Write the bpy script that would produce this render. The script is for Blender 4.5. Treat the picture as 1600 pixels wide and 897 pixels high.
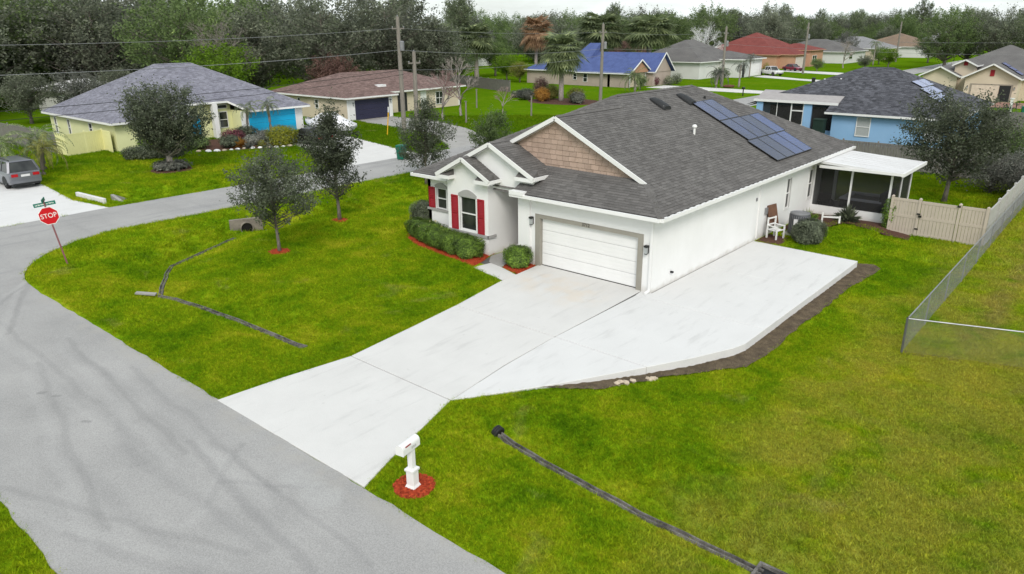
import bpy, math, random
import numpy as np
from mathutils import Vector, Matrix
R_ = math.radians
for o in list(bpy.data.objects): bpy.data.objects.remove(o)
SC = bpy.context.scene
COL = SC.collection
# ------------------------------------------------------------------ camera
_p, _r, _y = R_(19.555), R_(0.44476), R_(-40.8267)
fw = np.array([math.sin(_y)*math.cos(_p), math.cos(_y)*math.cos(_p), -math.sin(_p)])
rt = np.array([math.cos(_y), -math.sin(_y), 0.0]); dn = np.cross(fw, rt)
rt2 = math.cos(_r)*rt + math.sin(_r)*dn; dn2 = -math.sin(_r)*rt + math.cos(_r)*dn
CAM = np.array([13.27, -23.55, 9.70])
cd = bpy.data.cameras.new('camera'); cam = bpy.data.objects.new('camera', cd); COL.objects.link(cam)
cam.matrix_world = Matrix(((rt2[0], -dn2[0], -fw[0], CAM[0]), (rt2[1], -dn2[1], -fw[1], CAM[1]), (rt2[2], -dn2[2], -fw[2], CAM[2]), (0, 0, 0, 1)))
cd.sensor_fit = 'HORIZONTAL'; cd.sensor_width = 36.0; cd.lens = 1140.11/1600*36.0
cd.clip_start = 0.1; cd.clip_end = 5000
SC.camera = cam
# ------------------------------------------------------------------ world, sun, exposure
SUN_EL, SUN_AZ = 40.0, 136.0          # azimuth measured from +Y clockwise
W = bpy.data.worlds.new('World'); SC.world = W; W.use_nodes = True
nt = W.node_tree; nt.nodes.clear()
out = nt.nodes.new('ShaderNodeOutputWorld'); bg = nt.nodes.new('ShaderNodeBackground')
sky = nt.nodes.new('ShaderNodeTexSky'); sky.sky_type = 'NISHITA'; sky.sun_disc = False
sky.sun_elevation = R_(SUN_EL); sky.sun_rotation = R_(SUN_AZ); sky.air_density = 1.0; sky.dust_density = 2.0; sky.ozone_density = 1.0
tc = nt.nodes.new('ShaderNodeTexCoord')
cn = nt.nodes.new('ShaderNodeTexNoise'); cn.inputs['Scale'].default_value = 3.2; cn.inputs['Detail'].default_value = 6; cn.inputs['Roughness'].default_value = 0.6
mp = nt.nodes.new('ShaderNodeMapping'); mp.inputs['Scale'].default_value = (1, 1, 4)
cr = nt.nodes.new('ShaderNodeValToRGB'); cr.color_ramp.elements[0].position = 0.36; cr.color_ramp.elements[1].position = 0.66
cr.color_ramp.elements[0].color = (.38, .38, .38, 1); cr.color_ramp.elements[1].color = (.96, .96, .96, 1)
mix = nt.nodes.new('ShaderNodeMixRGB'); mix.inputs['Color2'].default_value = (8.85, 9.45, 9.45, 1)
nt.links.new(tc.outputs['Generated'], mp.inputs['Vector']); nt.links.new(mp.outputs['Vector'], cn.inputs['Vector'])
nt.links.new(cn.outputs['Fac'], cr.inputs['Fac']); nt.links.new(cr.outputs['Color'], mix.inputs['Fac'])
nt.links.new(sky.outputs['Color'], mix.inputs['Color1']); nt.links.new(mix.outputs['Color'], bg.inputs['Color'])
bg.inputs['Strength'].default_value = 0.10
nt.links.new(bg.outputs['Background'], out.inputs['Surface'])
sl = bpy.data.lights.new('sun', 'SUN'); sl.energy = 1.5; sl.angle = R_(20); sl.color = (1.0, .945, .88)
so = bpy.data.objects.new('sun', sl); COL.objects.link(so)
_az = R_(SUN_AZ); sd = Vector((math.sin(_az)*math.cos(R_(SUN_EL)), math.cos(_az)*math.cos(R_(SUN_EL)), math.sin(R_(SUN_EL))))
so.rotation_euler = (-sd).to_track_quat('-Z', 'Y').to_euler(); so.location = (20, -20, 60)
SC.view_settings.view_transform = 'Standard'; SC.view_settings.look = 'None'; SC.view_settings.gamma = 1.0
SC.view_settings.use_curve_mapping = False; SC.view_settings.exposure = 0.47
SC.render.engine = 'CYCLES'
SC.render.resolution_x = 1024; SC.render.resolution_y = 574
SC.cycles.max_bounces = 6; SC.cycles.diffuse_bounces = 3; SC.cycles.glossy_bounces = 2; SC.cycles.transmission_bounces = 3; SC.cycles.transparent_max_bounces = 8
# ------------------------------------------------------------------ helpers
rng = random.Random(7)
def lk(o):
    COL.objects.link(o); return o
def tag(o, label=None, cat=None, group=None, kind=None):
    if label: o['label'] = label
    if cat: o['category'] = cat
    if group: o['group'] = group
    if kind: o['kind'] = kind
    return o
def empty(name, loc=(0, 0, 0), label=None, cat=None, group=None, rz=0.0, kind=None):
    o = lk(bpy.data.objects.new(name, None)); o.location = loc; o.rotation_euler = (0, 0, rz); o.empty_display_size = .2
    return tag(o, label, cat, group, kind)
def meshobj(name, me, mat, parent=None):
    if mat is not None and not me.materials: me.materials.append(mat)
    o = lk(bpy.data.objects.new(name, me))
    if parent is not None: o.parent = parent
    return o
class MB:
    def __init__(s): s.v = []; s.f = []; s.c = []
    def add(s, vs, fs, col=None):
        b = len(s.v); s.v.extend([tuple(map(float, p)) for p in vs])
        for f in fs: s.f.append(tuple(b+i for i in f)); s.c.append(1.0 if col is None else col)
        return s
    def poly(s, pts, col=None): return s.add(pts, [tuple(range(len(pts)))], col)
    def box(s, x0, x1, y0, y1, z0, z1, col=None):
        return s.add([(x0,y0,z0),(x1,y0,z0),(x1,y1,z0),(x0,y1,z0),(x0,y0,z1),(x1,y0,z1),(x1,y1,z1),(x0,y1,z1)],
                     [(0,3,2,1),(4,5,6,7),(0,1,5,4),(1,2,6,5),(2,3,7,6),(3,0,4,7)], col)
    def prism(s, pts, z0, z1, col=None):          # pts CCW in xy
        n = len(pts); a = sum(pts[i][0]*pts[(i+1)%n][1]-pts[(i+1)%n][0]*pts[i][1] for i in range(n))
        if a < 0: pts = pts[::-1]
        vs = [(p[0], p[1], z0) for p in pts]+[(p[0], p[1], z1) for p in pts]
        return s.add(vs, [tuple(range(n))[::-1], tuple(range(n, 2*n))]+[(i, (i+1)%n, n+(i+1)%n, n+i) for i in range(n)], col)
    def extr(s, pts, d, col=None):                # planar 3d polygon extruded by vector d
        n = len(pts); d = Vector(d); vs = [tuple(p) for p in pts]+[tuple(Vector(p)+d) for p in pts]
        return s.add(vs, [tuple(range(n))[::-1], tuple(range(n, 2*n))]+[(i, (i+1)%n, n+(i+1)%n, n+i) for i in range(n)], col)
    def tube(s, pts, rad, n=6, cap=True, col=None):
        pts = [Vector(p) for p in pts]; m = len(pts)
        if not hasattr(rad, '__len__'): rad = [rad]*m
        vs = []
        for i, p in enumerate(pts):
            t = (pts[min(i+1, m-1)]-pts[max(i-1, 0)])
            t = t.normalized() if t.length > 1e-9 else Vector((0, 0, 1))
            u = t.cross(Vector((0, 0, 1)))
            if u.length < .05: u = t.cross(Vector((1, 0, 0)))
            u.normalize(); w = t.cross(u)
            for k in range(n):
                a = 2*math.pi*k/n; vs.append(p+(u*math.cos(a)+w*math.sin(a))*rad[i])
        fs = [(i*n+k, i*n+(k+1)%n, (i+1)*n+(k+1)%n, (i+1)*n+k) for i in range(m-1) for k in range(n)]
        if cap: fs += [tuple(range(n))[::-1], tuple((m-1)*n+k for k in range(n))]
        return s.add(vs, fs, col)
    def bar(s, a, b, w, h, col=None, up=(0, 0, 1)):   # rectangular bar a->b
        a = Vector(a); b = Vector(b); t = (b-a).normalized(); u = t.cross(Vector(up))
        if u.length < .01: u = Vector((1, 0, 0))
        u.normalize(); q = u.cross(t); u *= w/2; q *= h/2
        vs = [a-u-q, a+u-q, a+u+q, a-u+q, b-u-q, b+u-q, b+u+q, b-u+q]
        return s.add(vs, [(0,1,2,3),(7,6,5,4),(0,4,5,1),(1,5,6,2),(2,6,7,3),(3,7,4,0)], col)
    def lathe(s, c, prof, n=16, col=None):            # prof [(r,z)..]
        vs = []; m = len(prof)
        for r, z in prof:
            for k in range(n):
                a = 2*math.pi*k/n; vs.append((c[0]+r*math.cos(a), c[1]+r*math.sin(a), c[2]+z))
        fs = [(i*n+k, i*n+(k+1)%n, (i+1)*n+(k+1)%n, (i+1)*n+k) for i in range(m-1) for k in range(n)]
        fs += [tuple(range(n))[::-1], tuple((m-1)*n+k for k in range(n))]
        return s.add(vs, fs, col)
    def mesh(s, name, smooth=False, tint=False):
        me = bpy.data.meshes.new(name); me.from_pydata(s.v, [], s.f); me.update()
        if smooth: me.polygons.foreach_set('use_smooth', [True]*len(me.polygons))
        if tint:
            a = me.attributes.new('tint', 'FLOAT', 'FACE'); a.data.foreach_set('value', s.c)
        return me
    def build(s, name, mat, parent=None, smooth=False, tint=False):
        return meshobj(name, s.mesh(name, smooth, tint), mat, parent)
def B(name, mat, parent, *a): return MB().box(*a).build(name, mat, parent)
def bevel(o, w=.01, seg=1):
    m = o.modifiers.new('bevel', 'BEVEL'); m.width = w; m.segments = seg; m.limit_method = 'ANGLE'; return o
# ------------------------------------------------------------------ materials
def newmat(name):
    m = bpy.data.materials.new(name); m.use_nodes = True; n = m.node_tree; n.nodes.clear()
    o = n.nodes.new('ShaderNodeOutputMaterial'); b = n.nodes.new('ShaderNodeBsdfPrincipled'); n.links.new(b.outputs[0], o.inputs[0])
    return m, n, b, o
def N(n, t, **kw):
    x = n.nodes.new(t)
    for k, v in kw.items():
        if k in x.inputs: x.inputs[k].default_value = v
        else: setattr(x, k, v)
    return x
def pos(n): return N(n, 'ShaderNodeNewGeometry').outputs['Position']
def noise(n, vec, scale, detail=3, rough=.55, dist=0.0):
    x = N(n, 'ShaderNodeTexNoise'); x.inputs['Scale'].default_value = scale; x.inputs['Detail'].default_value = detail
    x.inputs['Roughness'].default_value = rough; x.inputs['Distortion'].default_value = dist
    n.links.new(vec, x.inputs['Vector']); return x.outputs['Fac']
def ramp(n, fac, stops):
    x = N(n, 'ShaderNodeValToRGB'); e = x.color_ramp.elements
    while len(e) < len(stops): e.new(.5)
    for i, (p, c) in enumerate(stops): e[i].position = p; e[i].color = (*c, 1) if len(c) == 3 else c
    n.links.new(fac, x.inputs['Fac']); return x.outputs['Color']
def mixc(n, fac, a, b, mode='MIX'):
    x = N(n, 'ShaderNodeMixRGB', blend_type=mode)
    for s, v in ((0, fac), (1, a), (2, b)):
        if hasattr(v, 'links') or hasattr(v, 'is_linked'): n.links.new(v, x.inputs[s])
        elif s == 0: x.inputs[0].default_value = v
        else: x.inputs[s].default_value = (*v, 1) if len(v) == 3 else v
    return x.outputs['Color']
def math_(n, op, a, b=None, clamp=False):
    x = N(n, 'ShaderNodeMath', operation=op); x.use_clamp = clamp
    for i, v in enumerate((a, b)):
        if v is None: continue
        if hasattr(v, 'is_linked'): n.links.new(v, x.inputs[i])
        else: x.inputs[i].default_value = v
    return x.outputs[0]
def smooth(n, v, a, b):
    x = N(n, 'ShaderNodeMapRange', interpolation_type='SMOOTHSTEP'); x.inputs['From Min'].default_value = a; x.inputs['From Max'].default_value = b
    n.links.new(v, x.inputs['Value']); return x.outputs['Result']
def bump(n, b, h, strength, dist=.02):
    x = N(n, 'ShaderNodeBump'); x.inputs['Strength'].default_value = strength; x.inputs['Distance'].default_value = dist
    n.links.new(h, x.inputs['Height']); n.links.new(x.outputs[0], b.inputs['Normal'])
def M(name, c, c2=None, scale=3.0, rough=.8, bmp=0.0, bscale=60.0, spec=.3, metal=0.0, tint=False, stretch=None, fine=0.0):
    m, n, b, o = newmat(name); p = pos(n)
    if stretch:
        mpn = N(n, 'ShaderNodeMapping'); mpn.inputs['Scale'].default_value = stretch; n.links.new(p, mpn.inputs['Vector']); p2 = mpn.outputs[0]
    else: p2 = p
    c2 = c2 or tuple(x*.86 for x in c)
    col = ramp(n, noise(n, p2, scale, 4), [(.32, c2), (.68, c)])
    if fine: col = mixc(n, fine, col, ramp(n, noise(n, p, 45, 2), [(.3, (.0, .0, .0)), (.7, (1, 1, 1))]), 'OVERLAY')
    if tint:
        a = N(n, 'ShaderNodeAttribute', attribute_name='tint'); col = mixc(n, 1.0, col, a.outputs['Fac'], 'MULTIPLY')
    n.links.new(col, b.inputs['Base Color']); b.inputs['Roughness'].default_value = rough
    b.inputs['Specular IOR Level'].default_value = spec; b.inputs['Metallic'].default_value = metal
    if bmp: bump(n, b, noise(n, p, bscale, 3), bmp, .01)
    return m
def leafmat(name, c1, c2, c3=None, tr=.25, sc=.9, k=1.9):
    tr = tr+.12; c1 = tuple(v*k for v in c1); c2 = tuple(v*k for v in c2); c3 = c3 and tuple(v*k for v in c3)
    m, n, b, o = newmat(name); p = pos(n)
    a = N(n, 'ShaderNodeAttribute', attribute_name='tint'); oi = N(n, 'ShaderNodeObjectInfo')
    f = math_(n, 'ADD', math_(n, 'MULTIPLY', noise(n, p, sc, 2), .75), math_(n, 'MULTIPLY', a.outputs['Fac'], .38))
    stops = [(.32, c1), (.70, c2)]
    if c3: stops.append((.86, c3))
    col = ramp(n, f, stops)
    hv = N(n, 'ShaderNodeHueSaturation'); n.links.new(col, hv.inputs['Color'])
    n.links.new(math_(n, 'ADD', math_(n, 'MULTIPLY', oi.outputs['Random'], .4), .8), hv.inputs['Value'])
    col = hv.outputs[0]
    n.links.new(col, b.inputs['Base Color']); b.inputs['Roughness'].default_value = .6; b.inputs['Specular IOR Level'].default_value = .25
    t = N(n, 'ShaderNodeBsdfTranslucent'); n.links.new(col, t.inputs['Color'])
    ms = N(n, 'ShaderNodeMixShader'); ms.inputs[0].default_value = tr
    n.links.new(b.outputs[0], ms.inputs[1]); n.links.new(t.outputs[0], ms.inputs[2]); n.links.new(ms.outputs[0], o.inputs[0])
    return m
# lawn colour: shared by the ground sheet and the grass blades
def lawn_color(n):
    p = pos(n)
    big = noise(n, p, .16, 3, .6); mid = noise(n, p, .75, 4, .6, .4); fine = noise(n, p, 6.0, 3, .6)
    f = math_(n, 'ADD', math_(n, 'MULTIPLY', big, .40), math_(n, 'ADD', math_(n, 'MULTIPLY', mid, .42), math_(n, 'MULTIPLY', fine, .24)))
    col = ramp(n, f, [(.38, (.085, .200, .005)), (.47, (.175, .310, .007)), (.56, (.275, .375, .010)), (.68, (.44, .45, .03))])
    # dry trodden strip beside the chain-link fence and a few worn spots
    sx = N(n, 'ShaderNodeSeparateXYZ'); n.links.new(p, sx.inputs[0]); X, Y = sx.outputs[0], sx.outputs[1]
    wob = math_(n, 'MULTIPLY', noise(n, p, .25, 2), 1.2)
    tr = math_(n, 'ABSOLUTE', math_(n, 'SUBTRACT', math_(n, 'ADD', X, wob), 10.9))
    t1 = math_(n, 'SUBTRACT', 1.0, smooth(n, tr, .1, .75)); t1 = math_(n, 'MULTIPLY', t1, smooth(n, Y, 1.5, 4.0)); t1 = math_(n, 'MULTIPLY', t1, smooth(n, mid, .32, .6))
    col = mixc(n, math_(n, 'MULTIPLY', t1, .75), col, (.30, .25, .10))
    far = smooth(n, math_(n, 'SUBTRACT', Y, math_(n, 'MULTIPLY', X, .6)), 22, 40)
    col = mixc(n, math_(n, 'MULTIPLY', far, .8), col, (.078, .172, .004))
    zone = math_(n, 'MULTIPLY', smooth(n, math_(n, 'ADD', X, math_(n, 'MULTIPLY', noise(n, p, .35, 3), 5.0)), 8.6, 11.2), smooth(n, noise(n, p, .5, 4, .65, .5), .30, .62)); col = mixc(n, math_(n, 'MULTIPLY', zone, .62), col, (.43, .385, .075))
    # scattered dry patches
    d = smooth(n, noise(n, p, .42, 4, .65, .6), .60, .72)
    col = mixc(n, math_(n, 'MULTIPLY', d, .40), col, (.36, .33, .11))
    return col, fine
m_ground, n, b, o = newmat('ground_lawn'); col, fn = lawn_color(n)
n.links.new(mixc(n, 1.0, col, (.80, .84, .84), 'MULTIPLY'), b.inputs['Base Color']); b.inputs['Roughness'].default_value = 1; b.inputs['Specular IOR Level'].default_value = .0
bump(n, b, noise(n, pos(n), 22, 4, .7), .8, .05)
m_blade, n, b, o = newmat('grass_blades'); col, fn = lawn_color(n)
tb_ = N(n, 'ShaderNodeAttribute', attribute_name='tint'); col = mixc(n, 1.0, mixc(n, .35, col, ramp(n, noise(n, pos(n), 10, 3, .7), [(.32, (.2, .2, .2)), (.68, (.9, .9, .9))]), 'OVERLAY'), tb_.outputs['Color'], 'MULTIPLY')
n.links.new(col, b.inputs['Base Color']); b.inputs['Roughness'].default_value = .8; b.inputs['Specular IOR Level'].default_value = .03
t = N(n, 'ShaderNodeBsdfTranslucent'); n.links.new(col, t.inputs['Color']); ms = N(n, 'ShaderNodeMixShader'); ms.inputs[0].default_value = .45
n.links.new(b.outputs[0], ms.inputs[1]); n.links.new(t.outputs[0], ms.inputs[2]); n.links.new(ms.outputs[0], o.inputs[0])
# road: worn grey asphalt with tyre marks, patches and oil spots
def seg_mask(n, X, Y, a, bb, w, soft):
    dx, dy = bb[0]-a[0], bb[1]-a[1]; L2 = dx*dx+dy*dy
    px = math_(n, 'SUBTRACT', X, a[0]); py = math_(n, 'SUBTRACT', Y, a[1])
    t = math_(n, 'DIVIDE', math_(n, 'ADD', math_(n, 'MULTIPLY', px, dx), math_(n, 'MULTIPLY', py, dy)), L2, True)
    ex = math_(n, 'SUBTRACT', px, math_(n, 'MULTIPLY', t, dx)); ey = math_(n, 'SUBTRACT', py, math_(n, 'MULTIPLY', t, dy))
    d = math_(n, 'SQRT', math_(n, 'ADD', math_(n, 'MULTIPLY', ex, ex), math_(n, 'MULTIPLY', ey, ey)))
    return math_(n, 'SUBTRACT', 1.0, smooth(n, d, w, w+soft))
m_road, n, b, o = newmat('road_asphalt'); p = pos(n); sx = N(n, 'ShaderNodeSeparateXYZ'); n.links.new(p, sx.inputs[0]); X, Y = sx.outputs[0], sx.outputs[1]
col = ramp(n, noise(n, p, .35, 4, .6), [(.3, (.295, .291, .284)), (.7, (.36, .354, .344))])
mpn = N(n, 'ShaderNodeMapping'); mpn.inputs['Scale'].default_value = (.12, 1.6, 1); n.links.new(p, mpn.inputs['Vector'])
near = math_(n, 'SUBTRACT', 1.0, smooth(n, X, -24, -17))
str_ = smooth(n, noise(n, mpn.outputs[0], 1.0, 3), .5, .75)
col = mixc(n, math_(n, 'MULTIPLY', str_, .25), col, (.24, .238, .235))
wv = N(n, 'ShaderNodeMapping'); wv.inputs['Scale'].default_value = (1.4, .14, 1); n.links.new(p, wv.inputs['Vector'])
st2 = math_(n, 'MULTIPLY', smooth(n, noise(n, wv.outputs[0], 1.0, 3), .5, .7), near)
col = mixc(n, math_(n, 'MULTIPLY', st2, .35), col, (.215, .215, .22))
wobv = N(n, 'ShaderNodeVectorMath', operation='ADD'); nz = N(n, 'ShaderNodeTexNoise'); nz.inputs['Scale'].default_value = .5; n.links.new(p, nz.inputs['Vector'])
scl = N(n, 'ShaderNodeVectorMath', operation='SCALE'); scl.inputs['Scale'].default_value = .55; n.links.new(nz.outputs['Color'], scl.inputs[0]); n.links.new(p, wobv.inputs[0]); n.links.new(scl.outputs[0], wobv.inputs[1])
sx2 = N(n, 'ShaderNodeSeparateXYZ'); n.links.new(wobv.outputs[0], sx2.inputs[0]); X2, Y2 = sx2.outputs[0], sx2.outputs[1]
for a, bb, w, sf, k in (((-3.0,-16.55),(3.4,-17.35),.05,.17,.5), ((-2.6,-16.1),(4.0,-16.4),.04,.12,.35), ((-4.2,-17.7),(2.0,-17.5),.05,.2,.3), ((-.8,-16.9),(1.3,-15.4),.03,.1,.35),
                        ((-6,-18.9),(1.5,-18.6),.1,.35,.22), ((-9,-16.2),(-3,-17.9),.05,.2,.2), ((1.6,-18.9),(-1.5,-19.9),.05,.15,.35)):
    col = mixc(n, math_(n, 'MULTIPLY', seg_mask(n, X2, Y2, a, bb, w*.6, sf), k*.42), col, (.13, .13, .135))
for a, bb, k in (((-12.5,-16.0),(-2.5,-16.9),.20), ((-11,-17.4),(-1,-19.3),.18), ((-8.5,-15.6),(.5,-16.2),.16), ((-16,-17.0),(-6,-17.3),.16), ((-4.5,-20.2),(1.8,-17.9),.18), ((-1.9,-15.7),(-.2,-17.6),.2), ((-22,-13.8),(-14.5,-17.2),.2), ((-24.5,-11.2),(-18,-16.4),.2), ((-27.2,-6),(-24.8,-12.6),.16)):
    col = mixc(n, math_(n, 'MULTIPLY', seg_mask(n, X2, Y2, a, bb, .03, .13), k), col, (.14, .14, .14))
    col = mixc(n, math_(n, 'MULTIPLY', seg_mask(n, X2, Y2, (a[0]+.3, a[1]-.42), (bb[0]+.3, bb[1]-.42), .04, .16), k*.8), col, (.44, .435, .425))
for c, r in (((.45,-15.62),.32), ((1.35,-15.72),.42)):
    col = mixc(n, math_(n, 'MULTIPLY', seg_mask(n, X2, Y2, (c[0]-.15, c[1]), (c[0]+.25, c[1]+.05), r*.55, .25), .4), col, (.40, .40, .39))
for c, r in (((-8.9,-18.0),.035), ((-8.3,-17.8),.03), ((-6.1,-17.9),.02)):
    col = mixc(n, math_(n, 'MULTIPLY', seg_mask(n, X2, Y2, c, (c[0]+.12, c[1]+.1), r, .08), .35), col, (.12, .12, .12))
spots = smooth(n, noise(n, p, 2.3, 3, .7), .70, .76)
col = mixc(n, math_(n, 'MULTIPLY', spots, .4), col, (.15, .15, .15))
col = mixc(n, .28, col, ramp(n, noise(n, p, 38, 3, .7), [(.3, (.1, .1, .1)), (.7, (.9, .9, .9))]), 'OVERLAY')
edg = math_(n, 'MULTIPLY', smooth(n, Y, -16.0, -15.25), smooth(n, X, -19, -17)); col = mixc(n, math_(n, 'MULTIPLY', math_(n, 'MULTIPLY', edg, smooth(n, noise(n, p, 1.7, 4), .4, .62)), .5), col, (.36, .345, .315))
n.links.new(col, b.inputs['Base Color']); b.inputs['Roughness'].default_value = .9; b.inputs['Specular IOR Level'].default_value = .2; bump(n, b, noise(n, p, 70, 3), .35, .01)
# concrete drive
def concrete(name, c, c2, stain=0.0):
    m, n, b, o = newmat(name); p = pos(n)
    col = ramp(n, noise(n, p, .7, 5, .62), [(.3, c2), (.7, c)])
    mpn = N(n, 'ShaderNodeMapping'); mpn.inputs['Scale'].default_value = (2.2, .35, 1); mpn.inputs['Rotation'].default_value = (0, 0, .5); n.links.new(p, mpn.inputs['Vector'])
    s = smooth(n, noise(n, mpn.outputs[0], 1.2, 4, .65), .52, .74)
    col = mixc(n, math_(n, 'MULTIPLY', s, .26), col, (.33, .325, .315))
    s2 = smooth(n, noise(n, p, 3.1, 3, .7), .64, .74); col = mixc(n, math_(n, 'MULTIPLY', s2, .22), col, (.29, .285, .275))
    if stain:
        sx = N(n, 'ShaderNodeSeparateXYZ'); n.links.new(p, sx.inputs[0])
        d = seg_mask(n, sx.outputs[0], sx.outputs[1], (-4.2, -1.6), (-2.2, -2.0), .3, 1.6)
        col = mixc(n, math_(n, 'MULTIPLY', math_(n, 'MULTIPLY', d, smooth(n, noise(n, p, 1.3, 4), .35, .65)), stain), col, (.62, .46, .28))
    col = mixc(n, .12, col, ramp(n, noise(n, p, 60, 2), [(.3, (0, 0, 0)), (.7, (1, 1, 1))]), 'OVERLAY')
    n.links.new(col, b.inputs['Base Color']); b.inputs['Roughness'].default_value = .85; b.inputs['Specular IOR Level'].default_value = .25; bump(n, b, noise(n, p, 90, 2), .15, .005)
    return m
m_conc = concrete('driveway_concrete', (.62, .612, .594), (.575, .567, .55), .25)
m_pad = concrete('new_pad_concrete', (.64, .637, .627), (.605, .602, .592))
m_conc2 = concrete('grey_concrete', (.36, .35, .33), (.28, .27, .255))
m_joint = M('joint_bed', (.12, .115, .11))  # dark bed under the slabs, showing in their joints
m_stucco, n, b, o = newmat('white_stucco'); p = pos(n); sx = N(n, 'ShaderNodeSeparateXYZ'); n.links.new(p, sx.inputs[0])
col = ramp(n, noise(n, p, .7, 4, .6), [(.3, (.735, .735, .725)), (.7, (.785, .785, .78))])
mpn = N(n, 'ShaderNodeMapping'); mpn.inputs['Scale'].default_value = (3, 3, .25); n.links.new(p, mpn.inputs['Vector'])
col = mixc(n, math_(n, 'MULTIPLY', smooth(n, noise(n, mpn.outputs[0], 1.0, 4), .52, .75), .08), col, (.62, .61, .585))
splash = math_(n, 'MULTIPLY', smooth(n, math_(n, 'ADD', sx.outputs[2], math_(n, 'MULTIPLY', noise(n, p, 2.2, 4), .5)), .5, .2), .55); col = mixc(n, splash, col, (.50, .47, .42))
n.links.new(col, b.inputs['Base Color']); b.inputs['Roughness'].default_value = .92; b.inputs['Specular IOR Level'].default_value = .15; bump(n, b, noise(n, p, 45, 4), .5, .02)
m_white = M('white_paint', (.76, .76, .75), (.72, .72, .71), 1.2, .55, .03, 30)
m_trim = M('taupe_trim', (.30, .285, .245), (.265, .25, .215), 2, .8)
m_sill = M('grey_sill', (.36, .355, .345), (.32, .315, .305), 2, .8)
m_red = M('red_shutter', (.33, .018, .028), (.27, .014, .022), 4, .6)
m_shin = M('grey_shingle', (.140, .134, .129), (.120, .114, .110), .8, .95, .2, 60, .1, tint=True, fine=.35)
m_shinb = M('blue_grey_shingle', (.235, .235, .275), (.185, .185, .222), .9, .95, .1, 60, .1, tint=True, fine=.45)
m_shinbr = M('brown_shingle', (.215, .150, .135), (.165, .115, .105), 1.1, .95, .1, 60, .1, tint=True, fine=.45)
m_shind = M('slate_shingle', (.100, .102, .116), (.075, .077, .088), .9, .95, .1, 60, .1, tint=True, fine=.55)
m_shinblue = M('blue_shingle', (.085, .12, .28), (.062, .088, .215), .8, .9, .1, 40, .2, tint=True, fine=.4)
m_shing = M('plain_grey_shingle', (.155, .150, .145), (.118, .114, .112), .5, .95, .1, 40, .1, tint=True, fine=.4)
m_shinred = M('red_shingle', (.215, .066, .057), (.165, .050, .045), .6, .95, .1, 40, .1, tint=True, fine=.35)
m_shintan = M('tan_shingle', (.23, .165, .115), (.17, .13, .10), .5, .95, .1, 40, .1, tint=True, fine=.35)
m_shinlt = M('pale_grey_shingle', (.26, .26, .265), (.21, .21, .215), .5, .95, .1, 40, .1, tint=True, fine=.35)
m_cap = M('ridge_cap', (.11, .105, .10), None, 2, .95, .2, 60, .1)
m_shake = M('brown_shake', (.42, .315, .255), (.37, .27, .215), 3, .85, .15, 40, .15, tint=True)
m_glass, n, b, o = newmat('dark_window_glass'); b.inputs['Base Color'].default_value = (.020, .023, .024, 1); b.inputs['Roughness'].default_value = .08; b.inputs['Specular IOR Level'].default_value = .5
n.links.new(ramp(n, noise(n, pos(n), 1.1, 2), [(.35, (.012, .014, .015)), (.7, (.05, .055, .052))]), b.inputs['Base Color'])
m_blind = M('window_blind', (.42, .44, .44), (.30, .32, .32), 9, .5, 0, 1, .4, stretch=(1, 1, 12))
m_black = M('black_metal', (.018, .018, .018), None, 3, .45)
m_dark = M('dark_plastic', (.022, .023, .024), None, 3, .6)
m_grey = M('grey_metal', (.30, .30, .31), (.22, .22, .23), 2, .45, metal=.4)
m_galv = M('galvanised', (.34, .35, .36), (.26, .27, .28), 3, .45, metal=.5)
m_ac = M('ac_grille', (.105, .11, .12), (.07, .075, .08), 6, .6)
m_mulch = M('red_mulch', (.47, .072, .028), (.24, .034, .016), 14, .95, .6, 40, .1)
m_mulchb = M('brown_mulch', (.12, .062, .045), (.07, .040, .030), 9, .95, .6, 40, .1)
m_dirt = M('bare_dirt', (.135, .105, .07), (.075, .058, .042), 3.0, .98, .6, 25, .05, fine=.5)
m_rock = M('pale_rock', (.55, .46, .35), (.40, .33, .25), 6, .9, .4, 20)
m_gut = M('drain_channel', (.20, .19, .175), (.05, .047, .043), 4, .9, .3, 40, fine=.4)
m_pipe = M('concrete_pipe', (.25, .22, .185), (.15, .133, .113), 3, .9, .4, 30)
m_hole = M('pipe_mouth_shade', (.012, .011, .010), None, 3, 1)  # near-black colour stands in for the shade inside the pipes
m_vinyl = M('tan_vinyl', (.50, .435, .365), (.45, .39, .325), 2, .6, .02, 20)
m_vinylg = M('grey_vinyl_back', (.44, .435, .42), (.38, .375, .36), 2, .6)
m_wood = M('weathered_fence', (.235, .225, .21), (.13, .122, .112), 4, .9, .4, 30, stretch=(6, 6, .6))
m_woodbr = M('brown_fence', (.42, .245, .13), (.30, .17, .09), 4, .9, .3, 30, stretch=(6, 6, .6))
m_pole = M('pole_wood', (.27, .245, .215), (.16, .145, .125), 5, .9, .4, 30, stretch=(5, 5, .4))
m_bark = M('bark', (.22, .195, .165), (.11, .095, .08), 6, .95, .6, 25, stretch=(4, 4, 1))
m_barkp = M('pale_branch', (.36, .32, .29), (.24, .21, .19), 5, .95, .3, 25)
m_stop = M('sign_red', (.56, .006, .014), (.50, .005, .012), 2, .4)
m_signw = M('sign_white', (.82, .82, .82), None, 2, .4)
m_signg = M('sign_green', (.010, .17, .125), (.008, .15, .11), 2, .4)
m_post = M('sign_post', (.26, .10, .11), (.18, .08, .085), 8, .7)
m_solar, n, b, o = newmat('solar_cells'); b.inputs['Base Color'].default_value = (.030, .034, .062, 1); b.inputs['Roughness'].default_value = .16; b.inputs['Specular IOR Level'].default_value = .6
p = pos(n); oi = N(n, 'ShaderNodeObjectInfo')
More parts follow.
